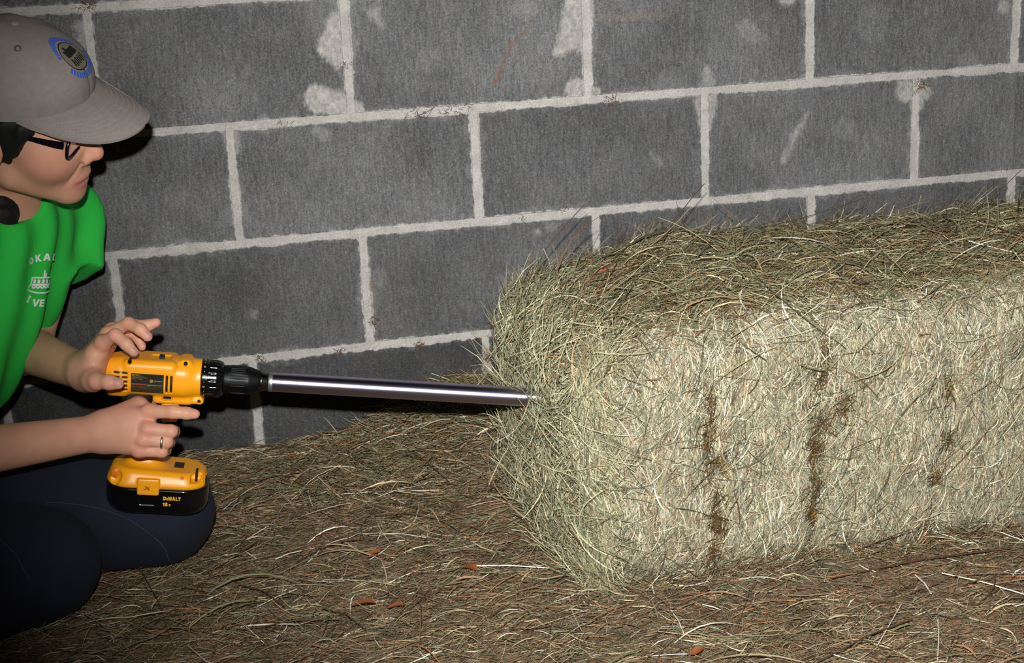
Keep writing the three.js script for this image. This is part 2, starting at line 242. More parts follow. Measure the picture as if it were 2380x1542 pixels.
const LITTER = pal([[3, 0x86684a], [2.4, 0x716b4a], [2.2, 0x9a8a68], [2.2, 0x553d28], [1.6, 0x697052], [1.3, 0xb8ab88], [0.9, 0xa0704a], [0.6, 0xdcd4be]]);

// ---------- floor ----------
function floorH(x, z) {
  const mound = 0.08 * Math.exp(-(((x - 0.16) / 0.15) ** 2) - ((z - 0.02) / 0.12) ** 2) + 0.05 * Math.exp(-(((x - 0.16) / 0.07) ** 2) - ((z - 0.2) / 0.1) ** 2);
  return 0.022 + 0.022 * Math.exp(-Math.max(z, 0) / 0.12) + mound + 0.007 * fbm(x * 9, z * 9, 3, 3);
}
{
  const FX0 = -2.6, FX1 = 3.4, FZ0 = 0, FZ1 = 4.2, nx = 300, nz = 210, g = new THREE.PlaneGeometry(FX1 - FX0, FZ1 - FZ0, nx, nz); g.rotateX(-Math.PI / 2); g.translate((FX0 + FX1) / 2, 0, (FZ0 + FZ1) / 2);
  const P = g.attributes.position, u = g.attributes.uv; for (let i = 0; i < P.count; i++) { const x = P.getX(i), z = P.getZ(i); P.setY(i, floorH(x, z) - 0.004 + 0.003 * noise3(x * 60, z * 60, 4)); u.setXY(i, x / 0.7, z / 0.7); } g.computeVertexNormals();
  const wrap = (k, f) => f;   // tile made seamless by blending two shifted samples
  const dirt = dataTex(1024, 1024, (i, j) => {
    const S = (a, b) => { const n = fbm(a * 0.012, b * 0.012, 1, 5), m = fbm(a * 0.08, b * 0.08, 2, 3), fl = noise3(a * 0.3, b * 0.09, 3), f2 = noise3(a * 0.08, b * 0.3, 5); return [n, m, Math.max(fl, f2)]; };
    const e = Math.min(1, Math.max(0, (i - 824) / 200)), e2 = Math.min(1, Math.max(0, (j - 824) / 200)), A = S(i, j), Bq = S(i - 1024, j), C = S(i, j - 1024), D = S(i - 1024, j - 1024), q = [0, 1, 2].map(k => lerp(lerp(A[k], Bq[k], e), lerp(C[k], D[k], e), e2));
    const s = 1 + 0.45 * q[0] + 0.75 * q[1] + (hash3(i, j, 2) - 0.5) * 0.3, h = sstep(0.35, 0.75, q[2]);
    return [lerp(112 * s, 138, h * 0.6), lerp(87 * s, 118, h * 0.6), lerp(69 * s, 86, h * 0.6)];
  });
  const fl = shade(new THREE.Mesh(g, std({ map: dirt, bumpMap: dirt, bumpScale: 0.004, roughness: 1 }))); fl.name = 'floor'; fl.userData = { kind: 'structure', label: 'trampled brown dirt floor covered in chaff' }; scene.add(fl);
  const slabG = new THREE.BoxGeometry(FX1 - FX0, 0.1, FZ1); slabG.translate((FX0 + FX1) / 2, -0.055, FZ1 / 2); part('subsoil', slabG, fl.material, fl);
  // chopped hay over it
  const r = rng(5), S = new Strands(), inBale = (x, z) => x > 0.23 && x < 1.18 && z > 0.28 && z < 0.66;
  const scatter = (n, x0, x1, z0, z1, len, tilt) => { for (let i = 0; i < n; i++) { const x = lerp(x0, x1, r()), z = lerp(z0, z1, r()); if (inBale(x, z)) continue; const l = len(); let a = r() * 6.2832; if (r() < 0.45) a = gauss(r) * 0.5 - 0.15; const up = gauss(r) * tilt, d = V(Math.cos(a), Math.sin(up), Math.sin(a));
      const dens = 0.55 + 0.6 * fbm(x * 5 + 3, z * 5, 6, 2); if (r() > dens + 0.35) continue;
      S.add(V(x, floorH(x, z) + 0.001 + r() * r() * 0.012 + Math.abs(d.y) * l * 0.45, Math.max(z, 0.012 + Math.abs(d.z) * l * 0.5)), d, l, LITTER(r), r() * 6.28, r); } };
  scatter(17000, -0.7, 1.3, 0, 1.15, () => 0.016 + 0.022 * r(), 0.22);
  scatter(14500, -0.7, 1.3, 0, 1.15, () => 0.032 + 0.035 * r(), 0.14);
  scatter(2600, -0.75, 1.35, 0, 1.2, () => 0.07 + 0.08 * r(), 0.07);
  scatter(6000, -2.2, 3, 0, 3.4, () => 0.02 + 0.05 * r(), 0.1);
  // deeper drift of loose hay against the wall beside the bale
  for (let i = 0; i < 5600; i++) { const x = 0.1 + gauss(r) * 0.13, z = Math.abs(gauss(r)) * 0.13; if (x > 0.24 && z > 0.24) continue; const l = 0.03 + 0.09 * r(), a = gauss(r) * 1.0, d = V(Math.cos(a), gauss(r) * 0.26, Math.sin(a)).normalize(); S.add(V(x, floorH(x, z) + r() * 0.02, Math.max(z, 0.012 + Math.abs(d.z) * l * 0.5)), d, l, (r() < 0.5 ? LITTER : TOPS)(r), r() * 6.28, r); }
  // hay lying along the foot of the wall
  for (let i = 0; i < 2600; i++) { const x = lerp(-0.6, 0.25, r()), z = Math.abs(gauss(r)) * 0.05, l = 0.03 + 0.08 * r(), a = gauss(r) * 0.5, d = V(Math.cos(a), gauss(r) * 0.16, Math.sin(a)).normalize(); S.add(V(x, floorH(x, z) + r() * 0.012, Math.max(z, 0.01 + Math.abs(d.z) * l * 0.5)), d, l, LITTER(r), r() * 6.28, r); }
  const lit = new THREE.Group(); lit.name = 'loose_hay'; lit.userData = { kind: 'stuff', label: 'loose brown and olive hay strewn over the floor', category: 'hay' }; scene.add(lit); S.build('hay_litter', lit);
  // fine chaff: small patches of chopped bits laid all over the ground
  const patches = []; for (let k = 0; k < 10; k++) { const Q = new Strands(); for (let i = 0; i < 90; i++) { const a = r() * 6.28, d = 0.07 * Math.sqrt(r()), b = r() * 6.28; Q.add(V(Math.cos(a) * d, 0.0006 + 0.004 * r() * r(), Math.sin(a) * d), V(Math.cos(b), gauss(r) * 0.22, Math.sin(b)), 0.006 + 0.018 * r() * r(), LITTER(r, 0.55), r() * 6.28, r); } const g = new THREE.Group(); Q.build('chaff', g); patches.push(g.children[0].geometry); }
  patches.forEach((g) => { const spots = []; for (let i = 0; i < 330; i++) { const wide = r() < 0.3, x = wide ? lerp(-2.2, 3, r()) : lerp(-0.7, 1.3, r()), z = wide ? lerp(0.08, 3.3, r()) : lerp(0.08, 1.15, r()); if (inBale(x, z)) continue; spots.push([x, z]); }
    const im = new THREE.InstancedMesh(g, hayMat, spots.length); spots.forEach(([x, z], i) => { const e = 0.03, n = V(floorH(x - e, z) - floorH(x + e, z), 2 * e, floorH(x, z - e) - floorH(x, z + e)).normalize(); im.setMatrixAt(i, new THREE.Matrix4().makeRotationFromQuaternion(new THREE.Quaternion().setFromUnitVectors(V(0, 1, 0), n).multiply(new THREE.Quaternion().setFromAxisAngle(V(0, 1, 0), r() * 6.28))).setPosition(x, floorH(x, z) - 0.001, z)); im.setColorAt(i, lin(1, 1, 1).multiplyScalar(0.85 + 0.3 * r())); }); shade(im); im.name = 'chaff'; im.userData.kind = 'stuff'; lit.add(im); });
}

// ---------- hay bale ----------
const BX0 = 0.19, BX1 = 1.22, BY0 = 0.02, BY1 = 0.395, BZ0 = 0.245, BZ1 = 0.695;
const SEAMS = [BX0, 0.358, 0.514, 0.702, 0.87, 1.045, BX1];
function baleF(q) {
  const p = { x: q.x, z: q.z, y: q.y + 0.034 * Math.exp(-(((q.x - 0.19) / 0.14) ** 2)) * sstep(0.12, 0.36, q.y) + 0.016 * sstep(0.5, 0.7, q.z) * sstep(0.28, 0.38, q.y) };
  const cx = (BX0 + BX1) / 2, cy = (BY0 + BY1) / 2, cz = (BZ0 + BZ1) / 2;
  let d = rbox(p.x - cx, p.y - cy, p.z - cz, (BX1 - BX0) / 2, (BY1 - BY0) / 2, (BZ1 - BZ0) / 2, 0.07);
  const top = sstep(0.3, 0.38, p.y) * (0.014 * sstep(BX0, 0.55, p.x) + 0.012 * fbm(p.x * 6, p.z * 6, 2, 2)); d -= top;
  let g = 0; for (let i = 1; i < SEAMS.length - 1; i++) { const w = SEAMS[i] + 0.012 * noise3(p.y * 9, p.z * 7, i * 3.3) + 0.02 * (p.y - 0.2) * (i === 1 ? 0.5 : 0); g = Math.max(g, Math.exp(-(((p.x - w) / 0.011) ** 2))); }
  d += g * 0.022 * (0.6 + 0.4 * noise3(p.x * 20, p.y * 20, p.z * 20));
  return d + 0.012 * fbm(p.x * 11, p.y * 11, p.z * 11, 2) * -1 + 0.006 * noise3(p.x * 45, p.y * 22, p.z * 45);
}
{
  const bale = thing('hay_bale', 'rectangular bale of pressed pale green hay against the block wall', 'hay bale'); 
  const mat = dataTex(512, 512, (i, j) => { const a = fbm(i * 0.05, j * 0.02, 1, 3), b = noise3(i * 0.25, j * 0.06, 2), c = noise3(i * 0.07, j * 0.25, 6), s = 1 + 0.5 * a + 0.35 * b + 0.2 * c; return [148 * s, 138 * s, 104 * s]; });
  const coreMat = std({ map: mat, bumpMap: mat, bumpScale: 0.006, roughness: 0.95 });
  const flakes = [];
  for (let i = 0; i < SEAMS.length - 1; i++) {
    const a = SEAMS[i] - (i ? 0 : 0.05), b = SEAMS[i + 1] + (i === SEAMS.length - 2 ? 0.05 : 0);
    const f = (p) => Math.max(baleF(p), a - p.x, p.x - b);
    const g = netMesh(f, V(a - 0.02, BY0 - 0.03, BZ0 - 0.04), V(b + 0.02, BY1 + 0.06, BZ1 + 0.04), 0.008);
    flakes.push(part(numbered('flake'), boxUV(g, 4), coreMat, bale));
  }
  const sets = flakes.map(() => new Strands()), which = (x) => { let k = 0; while (k < 5 && x > SEAMS[k + 1]) k++; return k; };
  const r = rng(77), drop = (p, n) => { for (let i = 0; i < 4; i++) { const d = baleF(p); p.addScaledVector(n, -d * 0.9); } return p; };
  const place = (n, sample, axis, sig, rnd, len, lift, wisp, palf, out) => {
    for (let i = 0; i < n; i++) {
      const p = sample(), nn = gradient(baleF, p, 0.012); drop(p, nn);
      const ax = axis.clone().addScaledVector(nn, -axis.dot(nn)).normalize(), a = r() < rnd ? r() * 6.2832 : gauss(r) * sig, d = ax.applyAxisAngle(nn, a), l = len();
      const e = r() < wisp ? 0.25 + r() * 0.7 : gauss(r) * lift; d.addScaledVector(nn, Math.sin(e)).normalize();
      p.addScaledVector(nn, r() * out + Math.max(0, Math.sin(e)) * l * 0.42);
      sets[which(p.x)].add(p, d, l, palf(r, 0.42), r() * 6.28, r);
    }
  };
  const front = () => V(lerp(BX0 + 0.01, BX1, r()), lerp(BY0 + 0.005, BY1 + 0.0, r()), BZ1), top = () => V(lerp(BX0 + 0.01, BX1, r()), BY1 + 0.02, lerp(BZ0, BZ1 + 0.012, r())), end = () => V(BX0, lerp(BY0, BY1, r()), lerp(BZ0, BZ1, r()));
  place(46000, front, V(0.03, 1, 0), 0.42, 0.26, () => 0.012 + 0.03 * r(), 0.12, 0.02, CUT, 0.006);
  place(5200, front, V(0.05, 1, 0), 0.5, 0.3, () => 0.04 + 0.05 * r(), 0.08, 0.03, CUT, 0.009);
  place(420, front, V(0.05, 1, 0), 1.0, 0.5, () => 0.05 + 0.08 * r(), 0.06, 0.03, TOPS, 0.011);
  place(25000, top, V(1, 0, 0.1), 1.0, 0.5, () => 0.014 + 0.034 * r(), 0.2, 0.03, TOPS, 0.008);
  place(4600, top, V(1, 0, 0.05), 0.9, 0.5, () => 0.04 + 0.06 * r(), 0.14, 0.04, TOPS, 0.013);
  place(320, top, V(1, 0, 0), 0.9, 0.4, () => 0.08 + 0.09 * r(), 0.1, 0.07, TOPS, 0.016);
  const edge = () => V(lerp(BX0, BX1, r()), BY1 - 0.03 + 0.04 * r(), BZ1 - 0.06 * r() * r());
  place(6500, edge, V(0.6, 0.3, 0.5), 0.9, 0.5, () => 0.016 + 0.04 * r(), 0.14, 0.02, CUT, 0.008);
  place(11000, end, V(0, 1, 0.25), 0.8, 0.4, () => 0.018 + 0.045 * r(), 0.26, 0.12, ENDS, 0.014);
  place(2600, end, V(0, 1, 0.2), 0.6, 0.3, () => 0.05 + 0.06 * r(), 0.2, 0.16, ENDS, 0.028);
  const corner = () => V(BX0 + 0.03 * r(), lerp(BY0, BY1, r()), BZ1 - 0.03 * r());
  place(3000, corner, V(-0.1, 1, 0), 0.5, 0.2, () => 0.04 + 0.07 * r(), 0.14, 0.06, ENDS, 0.016);
  const tcorner = () => V(BX0 + 0.07 * r(), BY1 - 0.06 * r(), lerp(BZ0, BZ1, r()));
  place(2600, tcorner, V(1, 0.2, 0.6), 0.9, 0.4, () => 0.03 + 0.07 * r(), 0.2, 0.12, (q, v) => (q() < 0.5 ? TOPS : ENDS)(q, v), 0.012);
  const rim = () => V(lerp(BX0, BX1, r()), BY1 + 0.01, BZ0 + 0.03 * r());
  place(2200, rim, V(1, 0, 0), 0.9, 0.4, () => 0.03 + 0.06 * r(), 0.25, 0.2, TOPS, 0.012);
  const foot = () => V(lerp(BX0, BX1, r()), BY0 + 0.02 * r(), BZ1 - 0.005);
  place(2600, foot, V(1, 0.1, 0), 0.8, 0.4, () => 0.03 + 0.06 * r(), 0.15, 0.08, LITTER, 0.02);
  sets.forEach((s, i) => s.build('hay_strands', flakes[i]));
  // dark brown weed stalks caught between the flakes
  const DARK = pal([[3, 0x4a3116], [2, 0x5f4218], [2, 0x33220f], [1, 0x6f6a2a], [0.8, 0x86601f]]);
  for (const [k, xs, y0, y1, n] of [[1, 0.36, 0.06, 0.3, 430], [2, 0.516, 0.085, 0.345, 480], [3, 0.702, 0.12, 0.31, 150]]) {
    const W = new Strands(); let cy = y0, dx = 0, tight = 0.01;
    for (let i = 0; i < n; i++) { if (i % 52 === 0) { cy = lerp(y0, y1, (i / n + 0.12 * r()) % 1); dx = gauss(r) * 0.01; tight = 0.005 + 0.009 * r(); } const y = cy + gauss(r) * tight, x = xs + dx + gauss(r) * 0.0055 + (k === 2 ? 0.05 * (y - 0.22) : k === 1 ? -0.05 * (y - 0.2) : 0), p = V(x, y, BZ1), nn = gradient(baleF, p, 0.012); drop(p, nn); p.addScaledVector(nn, 0.009 + r() * 0.012); const a = gauss(r) * 0.9, d = V(Math.sin(a), Math.cos(a), gauss(r) * 0.25); W.add(p, d, 0.012 + 0.034 * r() * r(), DARK(r), r() * 6.28, r); }
    W.build('weed_stalks', flakes[k]);
  }
  // baling twine, mostly buried; orange-red where it surfaces
  const twM = std({ color: 0xb5442a, roughness: 0.8 }), twine = (y, z, dz, deep) => { const pts = []; const walk = (p, n) => { const q = p.clone(); for (let i = 0; i < 8; i++) q.addScaledVector(n, -baleF(q) * 0.9); return q; };
    for (let i = 0; i <= 24; i++) { const x = lerp(BX0 + 0.04, BX1 - 0.04, i / 24), n = V(0, dz[0], dz[1]).normalize(), q = walk(V(x, y, z), n); q.addScaledVector(n, Math.abs(x - 0.345) < 0.04 ? 0.006 : deep); pts.push(q); }
    return tubeAlong(pts, 0.0024, 120, 6); };
  part('twine', twine(0.40, 0.685, [0.8, 0.6], -0.006), twM, bale).userData.label = 'orange-red twine surfacing along the front top edge';
  part('twine', twine(0.42, 0.36, [1, 0], -0.008), twM, bale);
}

// ---------- things lying about ----------
{
  const r = rng(404), ground = (px, py) => { const d = at(px, py, 1).sub(EYE); let p = null; for (let t = 1.2; t < 4; t += 0.002) { const q = EYE.clone().addScaledVector(d, t); if (q.y < floorH(q.x, q.z) + 0.012) { p = q; break; } } return p ?? EYE.clone().addScaledVector(d, 2.2); };
  const strawM = std({ color: 0xd9d2c0, roughness: 0.6 }), brownM = std({ color: 0x4a3320, roughness: 0.7 }), leafM = std({ color: 0x8a4a22, roughness: 0.7, side: THREE.DoubleSide });
  const stick = (a, b, rad, bow) => { const m = a.clone().lerp(b, 0.5); m.y += bow; m.x += bow * 0.6; const pts = new THREE.CatmullRomCurve3([a, a.clone().lerp(m, 0.55), m, b.clone().lerp(m, 0.45), b]); return new THREE.TubeGeometry(pts, 10, rad, 6); };
  const capped = (a, b, rad, bow) => { const g = stick(a, b, rad, bow), e1 = new THREE.SphereGeometry(rad, 6, 4).translate(a.x, a.y, a.z), e2 = new THREE.SphereGeometry(rad, 6, 4).translate(b.x, b.y, b.z); return mergeGeometries([g, e1, e2]); };
  const STRAW = [
    'long white straw lying between the bale corner and a rust-brown leaf',
    'short thick white straw lying on bare dirt before the bale foot',
    'long pale straw slanting toward the bale foot beside a long brown stem',
    'pale straw pointing straight away from the bale on open floor',
    'short pale straw on the litter beside the kneeling knees',
    'long thin pale straw on the litter beneath the steel tube',
    'pale straw on the litter midway between knees and bale corner',
    'bent pale straw standing out of the litter before the bale corner',
    'pale straw leaning against the hay beside the far knee',
    'slanting pale straw crossing a dark stem in front of the knees',
    'very short white straw chip beneath the steel tube',
    'pale straw slanting away from the bale beside a dark stem'];
  const STEM = [
    'dark brown stem crossing a pale straw in front of the knees',
    'dark bent stem lying on the litter beyond the knees',
    'dark stem lying on the litter beneath the steel tube',
    'dark slanting stem on open floor before the bale corner',
    'long dark stem on open floor beyond the near knee',
    'short dark stem on the litter beside the bale end',
    'very long brown stem lying along the front foot of the bale',
    'dark stem on open floor crossing toward the bale front',
    'dark slanting stem on the litter behind the far knee',
    'thin dark stem running out from under the near knee'];
  const LEAF = [
    'rust-brown leaf scrap touching a long white straw',
    'tiny rust-brown leaf chip beside the far knee',
    'largest rust-brown leaf scrap, on open floor before the bale',
    'rust-brown leaf scrap lying beside the largest leaf scrap',
    'small rust-brown leaf scrap at the foot of the wall',
    'small rust-brown leaf scrap in front of the near knee',
    'rust-brown leaf scrap midway between knees and bale corner',
    'rust-brown leaf scrap on open floor in front of the bale'];
  const TUFT = [
    'brown chaff tuft on the bed joint above the cap',
    'small chaff tuft on the upright joint beside a mortar smear',
    'long wispy chaff tuft spread along the bed joint',
    'wispy chaff tuft on the bed joint above an upright joint',
    'chaff tuft on the bed joint beside a wide mortar smear',
    'dense chaff tuft hanging at the head of an upright joint',
    'dense chaff tuft on the upright joint above the steel tube',
    'dense chaff tuft on the bed joint above the steel tube',
    'chaff tuft on the bed joint below an upright joint foot',
    'chaff tuft on the bed joint just above the drill chuck',
    'loose chaff tuft on the upright joint beside the bale end',
    'few thin chaff wisps dangling from the bed joint',
    'few chaff wisps on the bed joint under a rusty streak',
    'small chaff tuft on the bed joint above the bale end',
    'small chaff tuft on the bed joint beside a dense tuft',
    'small chaff tuft on the bed joint over the bale top'];
  let q = 0;
  for (const [x0, y0, x1, y1, w] of [[1092, 1316, 1275, 1321, 1.5], [2128, 1338, 2164, 1380, 1.9], [2190, 1333, 2380, 1382, 1.4], [2180, 1440, 2179, 1538, 1.2], [700, 1281, 640, 1300, 1.1], [1020, 1140, 780, 1150, 0.9], [880, 1240, 990, 1250, 0.9], [1560, 1420, 1590, 1475, 1.2], [520, 1185, 552, 1160, 0.9], [600, 1410, 690, 1370, 0.9], [985, 1128, 1000, 1120, 1.6], [2095, 1405, 2040, 1500, 1.0]])
    thingMesh('straw_stalk', capped(ground(x0, y0), ground(x1, y1), w / 1500, 0.002), strawM, STRAW[q++], 'straw', 'pale straws on the floor');
  q = 0;
  for (const [x0, y0, x1, y1, w] of [[555, 1360, 660, 1410, 1.5], [740, 1275, 870, 1255, 1.4], [1010, 1205, 870, 1200, 1.2], [750, 1415, 850, 1465, 1.3], [560, 1465, 820, 1440, 1.4], [1130, 1150, 1180, 1100, 1.1], [1930, 1345, 2350, 1275, 1.8], [1900, 1540, 2120, 1440, 1.5], [745, 1100, 790, 1180, 1.2], [330, 1330, 400, 1500, 1.1]])
    thingMesh('weed_stem', capped(ground(x0, y0), ground(x1, y1), w / 1650, 0.006), brownM, STEM[q++], 'stem', 'dark stems on the floor');
  q = 0;
  for (const [px, py, sz] of [[1092, 1327, 0.016], [555, 1222, 0.008], [845, 1410, 0.02], [920, 1415, 0.014], [680, 1065, 0.01], [480, 1430, 0.009], [870, 1290, 0.012], [1620, 1520, 0.012]]) {
    const c = ground(px, py), a = r() * 6.28, g = new THREE.PlaneGeometry(sz * 1.7, sz, 6, 4), P = g.attributes.position; for (let i = 0; i < P.count; i++) { const u = P.getX(i) / sz / 1.7 * 2, k = Math.sqrt(Math.max(0.02, 1 - u * u)); P.setY(i, P.getY(i) * k); P.setZ(i, sz * (0.12 * Math.sin(u * 2 + a) + 0.2 * (P.getY(i) / sz) ** 2 * 4)); } g.computeVertexNormals(); g.rotateX(-Math.PI / 2 + gauss(r) * 0.15); g.rotateY(a); g.translate(c.x, c.y + 0.003, c.z);
    thingMesh('dry_leaf', g, leafM, LEAF[q++], 'leaf', 'leaf scraps on the floor');
  }
  // dusty tufts of chaff clinging to the mortar
  const tuftM = std({ color: 0x5d4026, roughness: 0.9 });
  q = 0;
  for (const [x, y, n, s] of [[-0.4028, 0.8099, 16, 0.022], [-0.0092, 0.6935, 8, 0.016], [0.1036, 0.6065, 9, 0.034], [0.1658, 0.6043, 9, 0.03], [0.445, 0.6007, 14, 0.022], [1.0281, 0.5855, 18, 0.024], [0.0097, 0.255, 18, 0.018], [0.0855, 0.203, 18, 0.018], [-0.0537, 0.206, 12, 0.016], [-0.1896, 0.2085, 12, 0.018], [0.2068, 0.165, 14, 0.03], [-0.1196, 0.597, 4, 0.034], [0.195, 0.61, 5, 0.016], [0.28, 0.41, 6, 0.012], [0.95, 0.59, 6, 0.012], [0.35, 0.42, 7, 0.014]]) {
    const gs = []; for (let i = 0; i < n * 2; i++) { const a = r() * 6.28, o = V(x + gauss(r) * s * 0.25, y + gauss(r) * s * 0.2, 0.001 + 0.002 * r()), l = s * (0.15 + 0.8 * r() * r()), m = o.clone().add(V(Math.cos(a) * l * 0.5, Math.sin(a) * l * 0.5, 0.003 * r())), e = o.clone().add(V(Math.cos(a + gauss(r) * 0.5) * l, Math.sin(a + gauss(r) * 0.5) * l, 0.001 + 0.002 * r())); gs.push(new THREE.TubeGeometry(new THREE.CatmullRomCurve3([o, m, e]), 6, 0.0002 + 0.0002 * r(), 4)); }
    thingMesh('chaff_tuft', mergeGeometries(gs), tuftM, TUFT[q++], 'tuft', 'chaff tufts on the wall');
  }
}

// ---------- cordless drill and the sampling tube in its chuck ----------
const TUBE_A = at(628, 888, 2.095), TUBE_B = at(1285, 927, 2.155);
const DX = TUBE_B.clone().sub(TUBE_A).normalize(), DZ = DX.clone().cross(V(0, 1, 0)).normalize(), DY = DZ.clone().cross(DX);
const DO = TUBE_A.clone().addScaledVector(DX, -0.0935);
const drill = thing('cordless_drill', 'yellow and black cordless drill held in both hands', 'drill');
drill.position.copy(DO); drill.quaternion.setFromRotationMatrix(new THREE.Matrix4().makeBasis(DX, DY, DZ));
drill.updateMatrixWorld(true);
const toDrill = (p) => drill.worldToLocal(p.clone()), fromDrill = (x, y, z) => drill.localToWorld(V(x, y, z));
const yellow = phy({ color: 0xf9a510, roughness: 0.38, clearcoat: 0.15, clearcoatRoughness: 0.3 }), blackGloss = phy({ color: 0x0b0b0d, roughness: 0.16, clearcoat: 0.4, clearcoatRoughness: 0.1 }), blackMatt = std({ color: 0x0c0d0e, roughness: 0.5 }), rubber = std({ color: 0x0a0b0c, roughness: 0.75 });
const rr2 = (x, z, hx, hz, r) => { const a = Math.abs(x) - hx + r, b = Math.abs(z) - hz + r; return Math.hypot(Math.max(a, 0), Math.max(b, 0)) + Math.min(Math.max(a, b), 0) - r; };
const plan = (x, y, z, cx, cz, hx, hz, r, y0, y1, e) => { const a = rr2(x - cx, z - cz, hx, hz, r) + e, b = Math.abs(y - (y0 + y1) / 2) - (y1 - y0) / 2 + e; return Math.hypot(Math.max(a, 0), Math.max(b, 0)) + Math.min(Math.max(a, b), 0) - e; };
function shellF(x, y, z) {   // millimetres, origin on the axis at the front rim
  let d = rbox(x + 66, y - 0.5, z, 60, 25.5, 30, 19);
  d = smin(d, rbox(x + 114, y - 1, z, 21, 24, 26, 15), 8);
  const nose = Math.max(Math.hypot(y, z) - 26.6, Math.abs(x + 20) - 20); d = smin(d, nose, 7);
  d = smin(d, rbox(x + 69, y - 15, z, 38, 12.5, 31.2, 10), 2.2);
  d = smin(d, rbox(x + 22, y - 21, z, 9, 8, 20, 6), 4);
  d = smin(d, rbox(x + 112, y + 17, z, 16, 12, 21, 9), 6);
  return d;
}
function blockF(x, y, z) { return smin(rbox(x + 38, y + 26.5, z, 27, 10.5, 17, 6), rbox(x + 15, y + 30.7, z, 19.5, 5, 14, 4.6), 3); }
function footF(x, y, z) {
  const t = clamp((y + 150) / 40), top = plan(x, y, z, -53, 0, 69.5 - 6 * sstep(-150, -126, y), 43 - 7 * sstep(-150, -126, y), 33, -154, -129 - 0.05 * (x + 53), 7);
  const neck = Math.max(rr2(x + 74 + 0.1 * (y + 100), z, 22, 17, 15), Math.abs(y + 122) - 18);
  let d = smin(top, neck, 17);
  d = smin(d, rbox(x + 63, y + 149, z - 42.5, 15, 12, 2.6, 2.4), 2);
  d = smax(d, -(Math.hypot((x + 110) * 0.9, (y + 138) * 0.7, (z - 35)) - 9), 2);
  d = smax(d, -rbox(x - 0, y + 138, z - 30, 7, 5, 12, 2), 1.5);
  return d;
}
const slot = (x, y, cx, cy, hx, hy, r) => rr2(x - cx, y - cy, hx, hy, r);
function housingF(p) {
  const x = p.x * 1000, y = p.y * 1000, z = p.z * 1000;
  let d = smin(shellF(x, y, z), blockF(x, y, z), 4);
  const side = 22 - Math.abs(z); let cut = 99;
  for (const cy of [9.5, 3, -3, -9, -15]) for (const [cx, hx] of [[-112.5, 4.2], [-101.5, 4.2]]) cut = Math.min(cut, slot(x, y, cx, cy, hx, 1.6, 1.5));
  for (const cx of [-45.5, -39.5]) cut = Math.min(cut, slot(x, y, cx, -3.5, 1.4, 13, 1.3));
  d = smax(d, -Math.max(cut, side), 0.8);
  d = smax(d, -Math.max(slot(x, y, -45, -28, 7, 3.2, 3.1), 13 - Math.abs(z)), 0.8);
  for (const [cx, cy] of [[-96, 24.5], [-22, 24.5], [-2, -31.2]]) d = smax(d, -Math.max(Math.hypot(x - cx, y - cy) - 2.7, (cy < 0 ? 9 : 13) - Math.abs(z)), 0.6);
  d = smax(d, -rbox(x + 56, y - 29.5, z - 2, 14, 4, 11, 3.5), 1.2);
  d = smin(d, footF(x, y, z), 0.5);
  return d / 1000;
}
function gripF(p) { const x = p.x * 1000, y = p.y * 1000, z = p.z * 1000; return smax(rr2(x + 74 + 0.1 * (y + 100) + 6 * Math.exp(-(((y + 35) / 18) ** 2)), z, 21.5 - 3.5 * Math.exp(-(((y + 52) / 14) ** 2)), 17.5, 15), Math.abs(y + 68) - 46, 3) / 1000; }
const MMB = (p) => [p.x * 1000, p.y * 1000, p.z * 1000];
function packF(p) { const [x, y, z] = MMB(p), k = 4 * sstep(-176, -192, y); return smax(plan(x, y, z, -53, 0, 70 - k, 43.4 - k, 34, -191, -151, 5), -rbox(x + 63, y + 170, z - 46, 12, 6, 4, 1.5), 1) / 1000; }
part('housing', netMesh(housingF, V(-0.146, -0.165, -0.052), V(0.012, 0.042, 0.052), 0.00125), yellow, drill).userData.label = 'glossy yellow plastic housing with vents';
part('motor_core', netMesh(p => Math.max(shellF(p.x * 1000, p.y * 1000, p.z * 1000) / 1000 + 0.0028, p.x + 0.004), V(-0.13, -0.04, -0.04), V(0, 0.04, 0.04), 0.003), blackMatt, drill);
part('grip', netMesh(gripF, V(-0.11, -0.13, -0.03), V(-0.03, -0.01, 0.03), 0.002), rubber, drill).userData.label = 'black rubber pistol grip';
const pack = part('battery_pack', netMesh(packF, V(-0.13, -0.198, -0.05), V(0.022, -0.145, 0.05), 0.0015), blackGloss, drill); pack.userData.label = 'black battery pack';
part('trigger', netMesh(p => rbox(p.x * 1000 + 41, p.y * 1000 + 48.5, p.z * 1000, 12, 16, 12, 6) / 1000, V(-0.06, -0.069, -0.016), V(-0.024, -0.028, 0.016), 0.0015), yellow, drill);
{ const g = new THREE.CapsuleGeometry(0.0031, 0.0078, 4, 10); g.rotateZ(Math.PI / 2); g.scale(1, 1, 5.4); g.translate(-0.045, -0.028, 0); part('direction_button', g, blackMatt, drill); }
{ const g = new THREE.BoxGeometry(0.007, 0.006, 0.012); g.translate(-0.055, 0.0268, 0.004); part('speed_selector', g, blackMatt, drill); }
for (const [x, y, z] of [[-0.096, 0.0245, 0.0165], [-0.022, 0.0245, 0.0145], [-0.002, -0.0312, 0.0095]]) { const g = new THREE.CylinderGeometry(0.0026, 0.0026, 0.003, 12); g.rotateX(Math.PI / 2); g.translate(x, y, z - 0.0015); part('screw', g, blackMatt, drill); }
{ const g = new THREE.BoxGeometry(0.003, 0.012, 0.02); g.translate(0.001, -0.133, 0.027); part('latch_slot', g, blackMatt, drill); }
{ const g = new THREE.SphereGeometry(0.0068, 20, 14); g.scale(1.05, 1.25, 0.4); g.translate(-0.109, -0.138, 0.0255); part('release_button', g, std({ color: 0xdf7608, roughness: 0.4 }), drill); }
